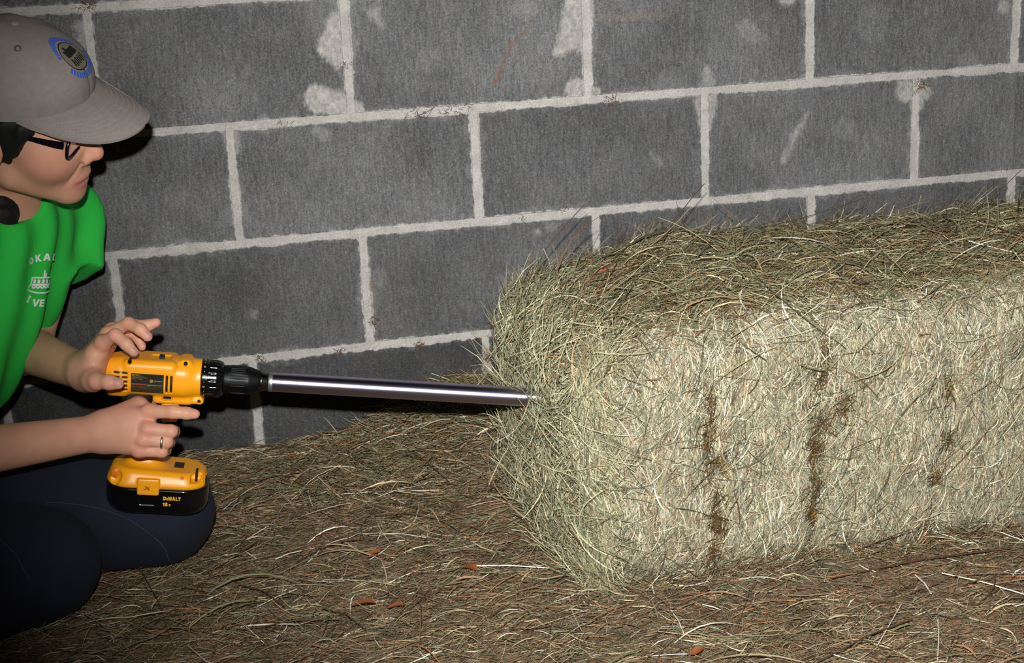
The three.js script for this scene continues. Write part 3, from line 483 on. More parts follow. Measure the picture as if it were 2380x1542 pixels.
// turned parts along the drill axis
function turned(prof, seg, mod) { const pos = [], idx = []; for (const [x, r] of prof) for (let s = 0; s < seg; s++) { const a = s / seg * 6.28319, q = r * (mod ? mod(x, a) : 1); pos.push(x / 1000, Math.cos(a) * q / 1000, Math.sin(a) * q / 1000); } for (let i = 0; i + 1 < prof.length; i++) for (let s = 0; s < seg; s++) { const a = i * seg + s, b = i * seg + (s + 1) % seg; idx.push(a, b, b + seg, a, b + seg, a + seg); } const g = new THREE.BufferGeometry(); g.setAttribute('position', new THREE.Float32BufferAttribute(pos, 3)); g.setIndex(idx); const h = g.toNonIndexed(); const k = h.attributes.position.count; g.computeVertexNormals(); return g; }
const fine = (a) => { const o = []; for (let i = 0; i + 1 < a.length; i++) for (let k = 0; k < 4; k++) o.push([lerp(a[i][0], a[i + 1][0], k / 4), lerp(a[i][1], a[i + 1][1], k / 4)]); o.push(a[a.length - 1]); return o; };
part('clutch_ring', turned(fine([[-1, 0], [-1, 25.4], [0, 26.6], [8.2, 26.6], [9, 26.1], [20, 26.1], [25, 25], [28.5, 22.6], [29.6, 20], [29.8, 0]]), 216, (x, a) => x > 9.5 && x < 27 ? 1 - 0.045 * sstep(9.5, 12, x) * Math.pow(Math.max(0, Math.cos(a * 18)), 6) : 1), blackGloss, drill);
const chuck = part('chuck', turned(fine([[29, 0], [29, 18.6], [30.5, 19.6], [36, 20], [63, 19.7], [66, 19], [80, 14.2], [81, 0]]), 96, (x, a) => x > 37 && x < 62 ? 1 - 0.03 * sstep(37, 39, x) * sstep(62, 60, x) * sstep(0.35, 0.55, Math.cos(a * 6)) : 1), phy({ color: 0x060708, roughness: 0.45, specularIntensity: 0.5 }), drill);
for (let k = 0; k < 6; k++) for (const o of [-0.17, 0, 0.17]) { const g = new THREE.CapsuleGeometry(0.0009, 0.019, 3, 8); g.rotateZ(Math.PI / 2); g.translate(0.0495, 0, 0.0196); g.rotateX(k * Math.PI / 3 + o); part('grip_rib', g, chuck.material, chuck); }
const steel = phy({ color: 0xd4cce6, metalness: 1, roughness: 0.35, anisotropy: 0.75 });
part('chuck_nose', turned(fine([[79, 0], [79, 14.6], [90.5, 11.6], [91, 0]]), 64), phy({ color: 0x6d6868, metalness: 1, roughness: 0.24 }), drill);
// printing on the drill
const inkMat = (t, rough = 0.5) => std({ map: t, transparent: true, alphaTest: 0.4, roughness: rough, polygonOffset: true, polygonOffsetFactor: -1 });
const localHit = (f, px, py) => { const o = toDrill(EYE), d = toDrill(at(px, py, 1)).sub(o).normalize(); return march(f, o.addScaledVector(d, 1.7), d, 1); };
{
  const t = canvasTex(512, 300, (x, w, h) => {
    x.fillStyle = '#23231f'; x.fillRect(0, 0, w, h); x.fillStyle = '#8c7d38';
    const r = rng(3), rows = [[14, 150, 22], [42, 200, 8], [60, 250, 8], [82, 180, 10]]; for (const [y, n, s] of rows) for (let q = 12; q < n; q += 8 + 16 * r()) x.fillRect(q, y, 5 + 9 * r(), s);
    x.beginPath(); x.arc(320, 110, 28, 0, 7); x.fill(); for (let q = 360; q < 490; q += 20) x.fillRect(q, 100, 14, 14);
    x.fillStyle = '#9c3a1c'; x.fillRect(10, 156, 230, 20); x.fillStyle = '#847532'; x.fillRect(250, 166, 250, 12);
    x.fillStyle = '#6f6530'; for (let y = 192; y < 285; y += 15) for (let q = 14; q < 490; q += 7 + 14 * r()) x.fillRect(q, y, 4 + 8 * r(), 5);
  });
  part('rating_label', conform(housingF, V(-0.0712, -0.0035, 0.03), V(1, 0, 0), V(0, 1, 0), 0.0435, 0.028, 16, 12, 0.0003), std({ map: t, roughness: 0.35 }), drill);
  const c = localHit(packF, 401, 1166);
  const brand = canvasTex(512, 300, (x) => { x.fillStyle = '#e0a81c'; x.font = '900 118px sans-serif'; const put = (s, q, y, sc = 1, st = 1.12) => { x.save(); x.translate(q, y); x.scale(st * sc, sc); x.fillText(s, 0, 0); x.strokeStyle = '#e0a81c'; x.lineWidth = 7; x.strokeText(s, 0, 0); x.restore(); };
    put('D', 4, 118, 0.98); put('E', 96, 118, 0.66, 0.95); put('W', 142, 118, 0.98, 0.9); put('A', 250, 118, 0.98, 0.95); put('L', 332, 118, 0.98, 0.9); put('T', 398, 118, 0.98, 1); put('18', 4, 268, 0.95, 1.05); put('v', 160, 268, 0.78, 1.05); });
  part('lettering', conform(packF, c, V(1, 0, 0), V(0, 1, 0), 0.027, 0.0175, 12, 8, 0.0004), inkMat(brand), pack);
  const c2 = localHit(housingF, 341, 1135), mk = canvasTex(128, 96, (x) => { x.strokeStyle = '#181008'; x.lineWidth = 11; x.lineCap = 'round'; x.beginPath(); x.moveTo(30, 18); x.lineTo(58, 16); x.lineTo(50, 66); x.quadraticCurveTo(36, 86, 14, 70); x.stroke(); x.beginPath(); x.moveTo(112, 22); x.quadraticCurveTo(72, 16, 70, 52); x.quadraticCurveTo(76, 88, 108, 74); x.lineTo(106, 52); x.lineTo(88, 52); x.stroke(); });
  part('inked_initials', conform(housingF, c2, V(1, 0, 0), V(0, 1, 0), 0.0095, 0.007, 6, 5, 0.0003), inkMat(mk), drill);
  const top = localHit(housingF, 417, 1082), g = gradient(housingF, top), u = V(1, 0, 0).addScaledVector(g, -g.x).normalize();
  part('charge_label', conform(housingF, top, u, g.clone().cross(u), 0.0135, 0.022, 6, 6, 0.0005, 0.02), std({ color: 0x1c1a14, roughness: 0.3 }), drill);
  const dot = localHit(housingF, 423, 1113), gd = gradient(housingF, dot), ud = V(1, 0, 0).addScaledVector(gd, -gd.x).normalize();
  part('pin_plug', conform(housingF, dot, ud, gd.clone().cross(ud), 0.006, 0.006, 5, 5, 0.0003, 0.02), inkMat(canvasTex(64, 64, (x) => { x.fillStyle = '#d9640a'; x.beginPath(); x.arc(32, 32, 30, 0, 7); x.fill(); })), drill);
  // torque marks round the clutch ring
  const ringT = canvasTex(1024, 64, (x) => { x.fillStyle = '#d8b452'; x.font = 'bold 24px sans-serif'; x.textAlign = 'center'; for (let k = 0; k < 24; k++) { const q = (k + 0.5) / 24 * 1024; x.save(); x.translate(q, 32); x.rotate(Math.PI / 2); if (k % 2) { x.beginPath(); x.arc(0, 0, 4, 0, 7); x.fill(); } else x.fillText(String(k + 1), 0, 9); x.restore(); } });
  const cg = new THREE.CylinderGeometry(0.02685, 0.02685, 0.0068, 96, 1, true); cg.rotateZ(-Math.PI / 2); cg.rotateX(0.55); cg.translate(0.0042, 0, 0); part('torque_marks', cg, inkMat(ringT), drill);
}
// the tube
{
  const tube = thing('sampling_tube', 'long polished steel tube running from the drill chuck into the bale', 'tube'); tube.position.copy(DO); tube.quaternion.copy(drill.quaternion);
  const L = TUBE_B.clone().sub(DO).length() * 1000 + 110;
  const prof = [[92.5, 0], [92.5, 13.2], [93, 13.5]]; for (let i = 1; i < 30; i++) prof.push([lerp(93, L - 1, i / 30), 13.5]); prof.push([L - 1, 13.5], [L, 13.1], [L, 11.6], [120, 11.6]);
  const bg = turned(prof, 96), bp = bg.attributes.position, uv = new Float32Array(bp.count * 2); for (let i = 0; i < bp.count; i++) { uv[2 * i] = bp.getX(i) * 10; uv[2 * i + 1] = (i % 96) / 96; } bg.setAttribute('uv', new THREE.BufferAttribute(uv, 2));
  part('barrel', bg, steel, tube);
  part('collar', turned([[90.6, 0], [90.6, 12.6], [91, 13.5], [94.4, 13.9], [96.6, 13.9], [97, 13.4]], 72), phy({ color: 0x9fa6a6, metalness: 0.9, roughness: 0.4 }), tube);
}

// ---------- the kneeling person ----------
const person = thing('person', 'person in green shirt, grey cap and dark jeans kneeling with the drill', 'person');
const cam3 = (x, y, z) => V(0, 0, 0).addScaledVector(CR, x).addScaledVector(CU, y).addScaledVector(CB, z);
const HF = cam3(0.955, -0.29, -0.015).normalize(), HU = cam3(0.235, 0.742, 0.622); HU.addScaledVector(HF, -HU.dot(HF)).normalize(); const HR = HF.clone().cross(HU);
const HO = at(243, 365, 1.99).addScaledVector(HF, -0.118).addScaledVector(HU, 0.012);
const headM = new THREE.Matrix4().makeBasis(HF, HU, HR).setPosition(HO), headI = headM.clone().invert();
const hp = (x, y, z) => V(x, y, z).applyMatrix4(headM);
const NECK = at(-5, 520, 2.1);
const SHL = at(143, 500, 2.27), ELL = at(54, 808, 2.2), WRL = at(196, 868, 2.045), SHR = at(-150, 570, 1.95), ELR = at(-230, 1078, 1.84), WRR = at(236, 1005, 2.0);
const HIPL = V(-0.80, 0.215, 0.40), HIPR = V(-0.86, 0.215, 0.60), KNL = V(-0.372, 0.105, 0.385), KNR = V(-0.532, 0.095, 0.5), ANL = V(-0.80, 0.07, 0.36), ANR = V(-0.85, 0.07, 0.74);
const TOEL = V(-0.93, 0.05, 0.35), TOER = V(-0.97, 0.05, 0.80);
const CHEST = at(-45, 655, 2.13), BELLY = at(-200, 890, 2.08), LAT = SHL.clone().sub(SHR).normalize();
function headLocal(x, y, z) {
  const az = Math.abs(z);
  let d = ell(x + 0.008, y - 0.045, z, 0.098, 0.088, 0.074);
  d = smin(d, ell(x - 0.046, y + 0.008, z, 0.05, 0.066, 0.056), 0.02);
  const q = V(x, y, az);
  d = smin(d, cone(q, V(0.012, -0.05, 0.042), V(0.068, -0.075, 0.012), 0.023, 0.0185), 0.022);
  d = smin(d, Math.hypot(x - 0.076, y + 0.081, z) - 0.0185, 0.014);
  d = smin(d, Math.hypot(x - 0.052, y + 0.01, az - 0.034) - 0.028, 0.032);
  d = smin(d, Math.hypot(x - 0.066, y + 0.052, z) - 0.03, 0.014);
  d = smin(d, cone(q, V(0.08, 0.042, 0), V(0.073, 0.038, 0.035), 0.009, 0.008), 0.012);
  d = smax(d, -(Math.hypot(x - 0.096, y - 0.024, az - 0.031) - 0.019), 0.01);
  d = smin(d, Math.hypot(x - 0.067, y - 0.024, az - 0.031) - 0.0122, 0.003);
  d = smin(d, cone(q, V(0.08, 0.032, 0), V(0.105, -0.009, 0), 0.0075, 0.0115), 0.007);
  d = smin(d, Math.hypot(x - 0.096, y + 0.017, az - 0.0115) - 0.0085, 0.006);
  d = smax(d, -cone(q, V(0.1, -0.027, 0.007), V(0.098, -0.018, 0.007), 0.003, 0.002), 0.002);
  d = smin(d, ell(x - 0.0865, y + 0.0485, z, 0.0125, 0.0075, 0.021), 0.004);
  d = smin(d, ell(x - 0.084, y + 0.061, z, 0.0115, 0.0072, 0.019), 0.004);
  d = smax(d, -ell(x - 0.1, y + 0.0545, z, 0.012, 0.0011, 0.024), 0.002);
  d = smax(d, -cone(q, V(0.094, -0.02, 0.019), V(0.08, -0.058, 0.036), 0.0022, 0.0018), 0.006);
  d = smin(d, smax(ell(x + 0.006, y - 0.002, az - 0.076, 0.018, 0.031, 0.009), -ell(x + 0.003, y - 0.004, az - 0.086, 0.011, 0.022, 0.006), 0.003), 0.005);
  return d;
}
const NK0 = V(-0.03, -0.045, 0).applyMatrix4(headM), hq = V(0, 0, 0);
function headF(p) { hq.copy(p).applyMatrix4(headI); return headLocal(hq.x, hq.y, hq.z); }
function neckF(p) { return cone(p, NK0, NECK, 0.052, 0.056); }
function limbsF(p) {
  let d = cone(p, SHL, ELL, 0.043, 0.036); d = smin(d, cone(p, ELL, WRL, 0.037, 0.0255), 0.02);
  d = smin(d, smin(cone(p, SHR, ELR, 0.043, 0.036), cone(p, ELR, WRR, 0.038, 0.0245), 0.02), 0.01);
  return d;
}
const HIPC = HIPL.clone().add(HIPR).multiplyScalar(0.5), half = (c, s) => c.clone().addScaledVector(LAT, s);
function trunkF(p, g = 0) {
  let d = cone(p, half(CHEST, 0.05), half(CHEST, -0.06), 0.086 + g, 0.09 + g);
  d = smin(d, cone(p, half(BELLY, 0.045), half(BELLY, -0.045), 0.086 + g, 0.09 + g), 0.1);
  d = smin(d, cone(p, HIPL, HIPR, 0.11 + g, 0.11 + g), 0.1);
  d = smin(d, cone(p, SHL, NECK, 0.05 + g, 0.05 + g), 0.05); d = smin(d, cone(p, SHR, NECK, 0.05 + g, 0.05 + g), 0.05);
  return d;
}
function legsF(p, g = 0) {
  let a = smin(cone(p, HIPL, KNL, 0.092 + g, 0.066 + g), cone(p, KNL, ANL, 0.062 + g, 0.05 + g), 0.03);
  let b = smin(cone(p, HIPR, KNR, 0.092 + g, 0.066 + g), cone(p, KNR, ANR, 0.062 + g, 0.05 + g), 0.03);
  return Math.min(a, b);
}
function feetF(p) { return Math.min(cone(p, ANL, TOEL, 0.04, 0.03), cone(p, ANR, TOER, 0.04, 0.03)); }
// hands: chains of joints (pixel x, y, distance, radius in mm)
const chainPts = (L) => L.map(([x, y, d, r]) => [at(x, y, d + 0.047), r / 1000 * 0.9]);
const chainF = (C, p, k) => { let d = 9; for (let i = 0; i + 1 < C.length; i++) d = i ? smin(d, cone(p, C[i][0], C[i + 1][0], C[i][1], C[i + 1][1]), k) : cone(p, C[0][0], C[1][0], C[0][1], C[1][1]); return d; };
const GR = {
  index: chainPts([[346, 957, 1.962, 11], [402, 958, 1.952, 9.8], [434, 961, 1.954, 9], [453, 963, 1.957, 7.6]]),
  middle: chainPts([[343, 998, 1.955, 10.6], [398, 1003, 1.958, 9.6], [404, 1004, 1.998, 9], [376, 1004, 2.014, 8]]),
  ring: chainPts([[333, 1023, 1.956, 10.2], [388, 1028, 1.96, 9.2], [393, 1029, 1.998, 8.6], [366, 1028, 2.014, 7.8]]),
  little: chainPts([[322, 1048, 1.96, 9.6], [377, 1051, 1.963, 8.4], [385, 1048, 1.995, 7.8], [360, 1047, 2.012, 7]]),
  thumb: chainPts([[278, 975, 1.975, 15], [318, 945, 2.0, 12], [342, 942, 2.036, 10], [366, 958, 2.042, 8.2]])
};
const GRP = [[[245, 995, 1.957, 24], [344, 965, 1.968, 13]], [[245, 1003, 1.957, 24], [342, 994, 1.966, 13.5]], [[247, 1010, 1.957, 24], [331, 1020, 1.966, 13]], [[250, 1018, 1.96, 22], [321, 1042, 1.97, 12.5]], [[255, 985, 1.96, 20], [325, 946, 1.985, 13]], [[270, 1000, 1.975, 20], [330, 1015, 1.985, 14]]].map(chainPts);
const GL = {
  index: chainPts([[240, 797, 1.958, 10.4], [268, 779, 1.94, 9.4], [294, 801, 1.936, 9], [311, 819, 1.938, 7.4]]),
  middle: chainPts([[253, 777, 1.978, 10.4], [299, 752, 1.962, 9.4], [326, 766, 1.952, 9], [343, 783, 1.952, 7.6]]),
  ring: chainPts([[262, 768, 1.998, 10.4], [310, 757, 1.99, 9.4], [343, 757, 1.986, 8.6], [363, 750, 1.985, 7.4]]),
  little: chainPts([[268, 775, 2.014, 9.4], [306, 772, 2.01, 8.4], [324, 790, 2.006, 7.8], [330, 806, 2.004, 6.6]]),
  thumb: chainPts([[207, 882, 1.972, 13], [226, 887, 1.938, 11.2], [254, 889, 1.928, 10.4], [275, 892, 1.925, 8.6]])
};
const GLP = [[[202, 862, 1.99, 23], [238, 800, 1.964, 13]], [[204, 858, 1.995, 23], [251, 781, 1.982, 13.5]], [[206, 856, 2.002, 22], [260, 773, 2.0, 13]], [[206, 856, 2.008, 20], [264, 778, 2.014, 11.5]], [[203, 876, 1.985, 20], [216, 884, 1.958, 14]], [[206, 868, 1.99, 20], [218, 830, 1.966, 13]]].map(chainPts);
function handF(G, P, w, e, sh, p) {
  let d = 9; for (const c of P) d = smin(d, chainF(c, p, 0.01), 0.011);
  d = smin(d, cone(p, e, w, 0.036, 0.0235), 0.014);
  d = smin(d, cone(p, sh, e, 0.043, 0.037), 0.02);
  d = smin(d, chainF(G.thumb, p, 0.006), 0.019);
  for (const k of ['index', 'middle', 'ring', 'little']) d = smin(d, p.distanceTo(G[k][0][0]) - G[k][0][1] * 1.06, 0.005);
  let f = 9; for (const k of ['index', 'middle', 'ring', 'little']) f = smin(f, chainF(G[k], p, 0.004), 0.0012);
  return smin(d, f, 0.006);
}
const gripHand = (p) => handF(GR, GRP, WRR, ELR, SHR, p), topHand = (p) => handF(GL, GLP, WRL, ELL, SHL, p);
const boxOf = (pts, m) => { const b = new THREE.Box3().setFromPoints(pts); return [b.min.addScalar(-m), b.max.addScalar(m)]; };
const skinBase = [0.64, 0.325, 0.212];
function tint(g, spots) { const P = g.attributes.position, C = new Float32Array(P.count * 3), p = V(0, 0, 0); for (let i = 0; i < P.count; i++) { p.fromBufferAttribute(P, i); let c = [...skinBase]; const n = 1 + 0.10 * fbm(p.x * 60, p.y * 60, p.z * 60, 3); c = c.map(v => v * n); c[1] *= 1 + 0.06 * noise3(p.x * 90, p.y * 90, p.z * 90); for (const [q, r, col, k] of spots) { const d = p.distanceTo(q) / r; if (d < 1) { const t = k * (1 - d * d); c = c.map((v, a) => lerp(v, col[a], t)); } } C.set(c, i * 3); } g.setAttribute('color', new THREE.BufferAttribute(C, 3)); return g; }
{
  const RED = [0.66, 0.235, 0.165], LIP = [0.5, 0.17, 0.15];
  const hg = netMesh(p => smin(headF(p), neckF(p), 0.02), HO.clone().subScalar(0.17), HO.clone().addScalar(0.17), 0.0032);
  tint(hg, [[hp(0.114, -0.012, 0), 0.02, RED, 0.5], [hp(0.06, -0.012, 0.055), 0.04, RED, 0.35], [hp(0.095, -0.0545, 0.008), 0.016, LIP, 0.8], [hp(0.09, -0.055, 0.018), 0.01, LIP, 0.6], [hp(0.09, -0.055, -0.015), 0.014, LIP, 0.7]]);
  const kn = (G) => ['index', 'middle', 'ring', 'little'].flatMap(k => [[G[k][0][0], 0.017, RED, 0.55], [G[k][1][0], 0.013, RED, 0.4], [G[k][3][0], 0.012, RED, 0.35]]).concat([[G.thumb[3][0], 0.014, RED, 0.4], [G.thumb[1][0], 0.016, RED, 0.3]]);
  const all = (G, P) => [...Object.values(G).flat(), ...P.flat()].map(c => c[0]);
  const [a0, a1] = boxOf([...all(GR, GRP), ELR, SHR], 0.05), [b0, b1] = boxOf([...all(GL, GLP), ELL, SHL], 0.05);
  const rg = tint(netMesh(gripHand, a0, a1, 0.0024), kn(GR)), lg = tint(netMesh(topHand, b0, b1, 0.0024), kn(GL));
  const bf = (p) => { let d = smin(trunkF(p), neckF(p), 0.03); d = Math.min(d, legsF(p)); d = Math.min(d, feetF(p)); const cut = Math.min(p.distanceTo(WRR) - 0.02, p.distanceTo(WRL) - 0.02); return d; };
  const bg = tint(netMesh(bf, V(-1.08, 0.0, 0.08), V(-0.3, 0.72, 0.92), 0.011), []);
  part('body', mergeGeometries([hg, rg, lg, bg]), phy({ color: 0xffffff, vertexColors: true, roughness: 0.48, specularIntensity: 0.5 }), person);
  // fingernails
  const nailM = phy({ color: 0xc08a78, roughness: 0.5 });
  const nail = (f, px, py, along, w) => { const o = EYE.clone(), d = at(px, py, 1).sub(o).normalize(), h = march(f, o.clone().addScaledVector(d, 1.7), d, 1); if (!h) return; const n = gradient(f, h), u = along.clone().addScaledVector(n, -along.dot(n)).normalize(); part('fingernail', conform(f, h, u, n.clone().cross(u), w * 1.25, w, 8, 6, 0.0003, 0.006), nailM, person); };
  nail(topHand, 271, 890, GL.thumb[3][0].clone().sub(GL.thumb[2][0]), 0.0105); nail(topHand, 313, 817, GL.index[3][0].clone().sub(GL.index[2][0]), 0.008); nail(topHand, 343, 779, GL.middle[3][0].clone().sub(GL.middle[2][0]), 0.008);
  // ring on the finger gripping the handle
  const ra = GR.ring[0][0].clone().lerp(GR.ring[1][0], 0.8), rd = GR.ring[1][0].clone().sub(GR.ring[0][0]).normalize(), rgm = new THREE.TorusGeometry(0.0093, 0.0019, 10, 36), ringM = part('finger_ring', rgm, phy({ color: 0xd8d4cc, metalness: 1, roughness: 0.34 }), person); ringM.userData.label = 'silver finger ring'; ringM.position.copy(ra); ringM.quaternion.setFromUnitVectors(V(0, 0, 1), rd);
}
const skewUV = (g, s) => { const P = g.attributes.position, uv = new Float32Array(P.count * 2); for (let i = 0; i < P.count; i++) { uv[2 * i] = (P.getX(i) * 0.75 - P.getZ(i) * 0.66) * s; uv[2 * i + 1] = (P.getY(i) + 0.35 * P.getZ(i)) * s; } g.setAttribute('uv', new THREE.BufferAttribute(uv, 2)); return g; };
// shirt
const SLEND = SHL.clone().lerp(ELL, 0.52).add(cam3(0.03, 0, 0.0)), SREND = SHR.clone().lerp(ELR, 0.5);
const hemN = cam3(-0.42, 0.82, 0.1).normalize(), hemP = at(190, 642, 2.25), waistN = HIPC.clone().sub(CHEST).normalize(), neckN = NECK.clone().sub(hp(0, -0.02, 0)).normalize();
function shirtF(p) {
  let d = trunkF(p, 0.014);
  const sl = Math.max(cone(p, SHL, SLEND, 0.054, 0.058), -hemN.dot(hq.copy(p).sub(hemP))); 
  const sr = Math.max(cone(p, SHR, SREND, 0.06, 0.064), p.clone().sub(SREND).dot(ELR.clone().sub(SHR).normalize()) - 0.0);
  d = smin(d, sl, 0.018); d = smin(d, sr, 0.03);
  const u = hq.copy(p).sub(CHEST).dot(LAT), w = p.y * 4 + p.x * 3;
  const fold = Math.sin(u * 75 + 2.2 * noise3(p.x * 6, p.y * 5, p.z * 6) * 2 + w) * 0.6 + noise3(p.x * 16, p.y * 7, p.z * 16);
  d -= 0.0058 * fold * sstep(0.62, 0.5, p.y) + 0.002 * fold;
  d = smax(d, p.clone().sub(HIPC).dot(waistN) + 0.035, 0.01);
  d = smax(d, -(p.distanceTo(hp(-0.015, -0.06, 0)) - 0.088), 0.008);
  return d;
}
const shirtTex = dataTex(256, 256, (i, j) => { const v = 128 + 50 * Math.sin(i * 0.9) * Math.sin(j * 0.9) + 60 * (hash3(i, j, 1) - 0.5); return [v, v, v]; }, false);
const shirt = part('shirt', skewUV(netMesh(shirtF, V(-1.02, 0.12, 0.1), V(-0.3, 0.68, 0.8), 0.0055, 2.2), 8), std({ color: 0x28c846, roughness: 0.85, bumpMap: shirtTex, bumpScale: 0.0002 }), person);
shirt.userData.label = 'bright green short-sleeved T-shirt';
{
  const o = EYE.clone(), d = at(104, 650, 1).sub(o).normalize(), h = march(shirtF, o.clone().addScaledVector(d, 1.6), d, 1.2);
  if (h) {
    const n = gradient(shirtF, h, 0.012), up = CU.clone().addScaledVector(n, -CU.dot(n)).normalize(), u = up.clone().cross(n);
    const t = canvasTex(384, 512, (x, w, hh) => {
      x.fillStyle = '#f2f7f0'; x.strokeStyle = '#f2f7f0'; x.textAlign = 'center'; x.font = '900 80px sans-serif';
      'OKAL'.split('').forEach((c, i) => { x.save(); x.translate(52 + i * 62, 140 - 52 * Math.sin(i * 0.5 + 0.15)); x.rotate(-0.42 + i * 0.17); x.fillText(c, 0, 0); x.restore(); });
      x.save(); x.translate(-58, 20); x.scale(0.86, 0.95); x.lineWidth = 13; x.beginPath(); x.moveTo(120, 345); x.quadraticCurveTo(230, 395, 384, 345); x.moveTo(130, 330); x.lineTo(160, 300); x.lineTo(165, 240); x.lineTo(350, 225); x.moveTo(170, 300); x.lineTo(370, 285); x.moveTo(270, 240); x.lineTo(270, 165); x.moveTo(285, 190); x.lineTo(285, 235); x.stroke();
      for (let i = 0; i < 5; i++) { x.beginPath(); x.arc(190 + i * 38, 318 - i * 3, 13, 0, 7); x.stroke(); x.fillRect(182 + i * 38, 255 - i * 3, 22, 34); }
      x.restore(); x.font = '900 80px sans-serif'; x.save(); x.translate(60, 455); x.rotate(0.4); x.fillText('I', 0, 0); x.restore(); x.save(); x.translate(160, 485); x.fillText('VE', 0, 0); x.restore();
    });
    part('chest_print', conform(shirtF, h, u, up, 0.088, 0.084, 28, 26, 0.0012, 0.03), inkMat(t, 0.8), shirt).userData.label = 'white printed lettering and boat emblem';
  }
}
// jeans
function jeansF(p) { let d = legsF(p, 0.007); d = smin(d, cone(p, HIPL, HIPR, 0.118, 0.118), 0.06); d = smin(d, smax(cone(p, HIPC, BELLY, 0.12, 0.1), p.clone().sub(HIPC).dot(waistN) * -1 - 0.12, 0.01), 0.04); d -= 0.0035 * fbm(p.x * 18, p.y * 18, p.z * 18, 2); return Math.max(d, 0.012 - p.y); }
const denim = dataTex(256, 256, (i, j) => { const v = ((i + j) % 4 < 2 ? 1.12 : 0.88) * (0.85 + 0.3 * hash3(i, j, 4)) * (1 + 0.12 * noise3(i * 0.03, j * 0.03, 2)); return [13 * v, 20 * v, 37 * v]; });
const jeans = part('jeans', skewUV(netMesh(jeansF, V(-1.06, 0.0, 0.22), V(-0.28, 0.46, 0.9), 0.007), 6), std({ map: denim, roughness: 0.9 }), person); jeans.userData.label = 'dark navy denim jeans';
{
  const seam = (L, r = 0.0009) => { const pts = []; for (const [x, y] of L) { const d = at(x, y, 1).sub(EYE).normalize(), h = march(jeansF, EYE.clone().addScaledVector(d, 1.6), d, 1.2); if (h) pts.push(h); } if (pts.length < 2) return null; const c = new THREE.CatmullRomCurve3(pts), gs = [], N = Math.round(c.getLength() / 0.0042); for (let i = 0; i < N; i++) { const p = c.getPointAt((i + 0.5) / N), t = c.getTangentAt((i + 0.5) / N), g = gradient(jeansF, p, 0.004); p.addScaledVector(g, -jeansF(p) + 0.0004); const q = new THREE.CapsuleGeometry(r * 0.6, 0.0024, 2, 5); q.applyQuaternion(new THREE.Quaternion().setFromUnitVectors(V(0, 1, 0), t)); q.translate(p.x, p.y, p.z); gs.push(q); } return mergeGeometries(gs); };
  const threadM = std({ color: 0x4a4640, roughness: 0.9 });
  for (const L of [[[105, 1168], [160, 1171], [225, 1181], [290, 1204], [340, 1235], [380, 1272], [393, 1305]], [[0, 1255], [35, 1290], [55, 1325], [68, 1350]], [[258, 1326], [300, 1333], [340, 1330], [366, 1322]]]) { const g = seam(L); if (g) part('seam_stitching', g, threadM, jeans); }
  const bd = BELLY.clone().lerp(HIPC, 0.42);
}
for (const [a, b] of [[ANL, TOEL], [ANR, TOER]]) { const [l, h] = boxOf([a, b], 0.07); part('shoe', netMesh(p => Math.max(cone(p, a, b, 0.048, 0.038), 0.012 - p.y), l, h, 0.007), rubber, person); }
// hair
const HA = hp(-0.075, 0.0, 0.045), HB = at(-22, 420, 2.03), HC = at(-8, 500, 2.02), HD = at(8, 590, 2.03);
function hairF(p) {
  hq.copy(p).applyMatrix4(headI); const x = hq.x, y = hq.y, z = hq.z, az = Math.abs(z);
  let d = ell(x + 0.016, y - 0.04, z, 0.104, 0.096, 0.083);
  d = smax(d, x - 0.036 - 0.3 * (y - 0.03), 0.008); d = smax(d, -0.03 - y - 0.55 * (x + 0.03), 0.015);
  d = smax(d, y - 0.052, 0.006);
  d = smin(d, cone(V(x, y, az), V(0.032, 0.044, 0.066), V(0.02, 0.006, 0.071), 0.016, 0.007), 0.01);
  let t = smin(cone(p, HA, HB, 0.03, 0.022), cone(p, HB, HC, 0.022, 0.019), 0.02); t = smin(t, cone(p, HC, HD, 0.019, 0.007), 0.02); t = smin(t, cone(p, hp(-0.085, 0, 0), at(-70, 480, 2.06), 0.045, 0.04), 0.04); t = smin(t, cone(p, at(-70, 480, 2.06), HC, 0.03, 0.018), 0.03);
  d = smin(d, t, 0.025);
  return d - 0.0012 * noise3(x * 260 + z * 120, y * 22, z * 260) - 0.0016 * Math.sin(x * 240 + z * 300 + 3 * noise3(x * 12, y * 12, z * 12));
}
part('hair', netMesh(hairF, HO.clone().add(V(-0.2, -0.24, -0.18)), HO.clone().add(V(0.16, 0.17, 0.2)), 0.0038), std({ color: 0x080605, roughness: 0.72 }), person).userData.label = 'long dark hair hanging below the cap';
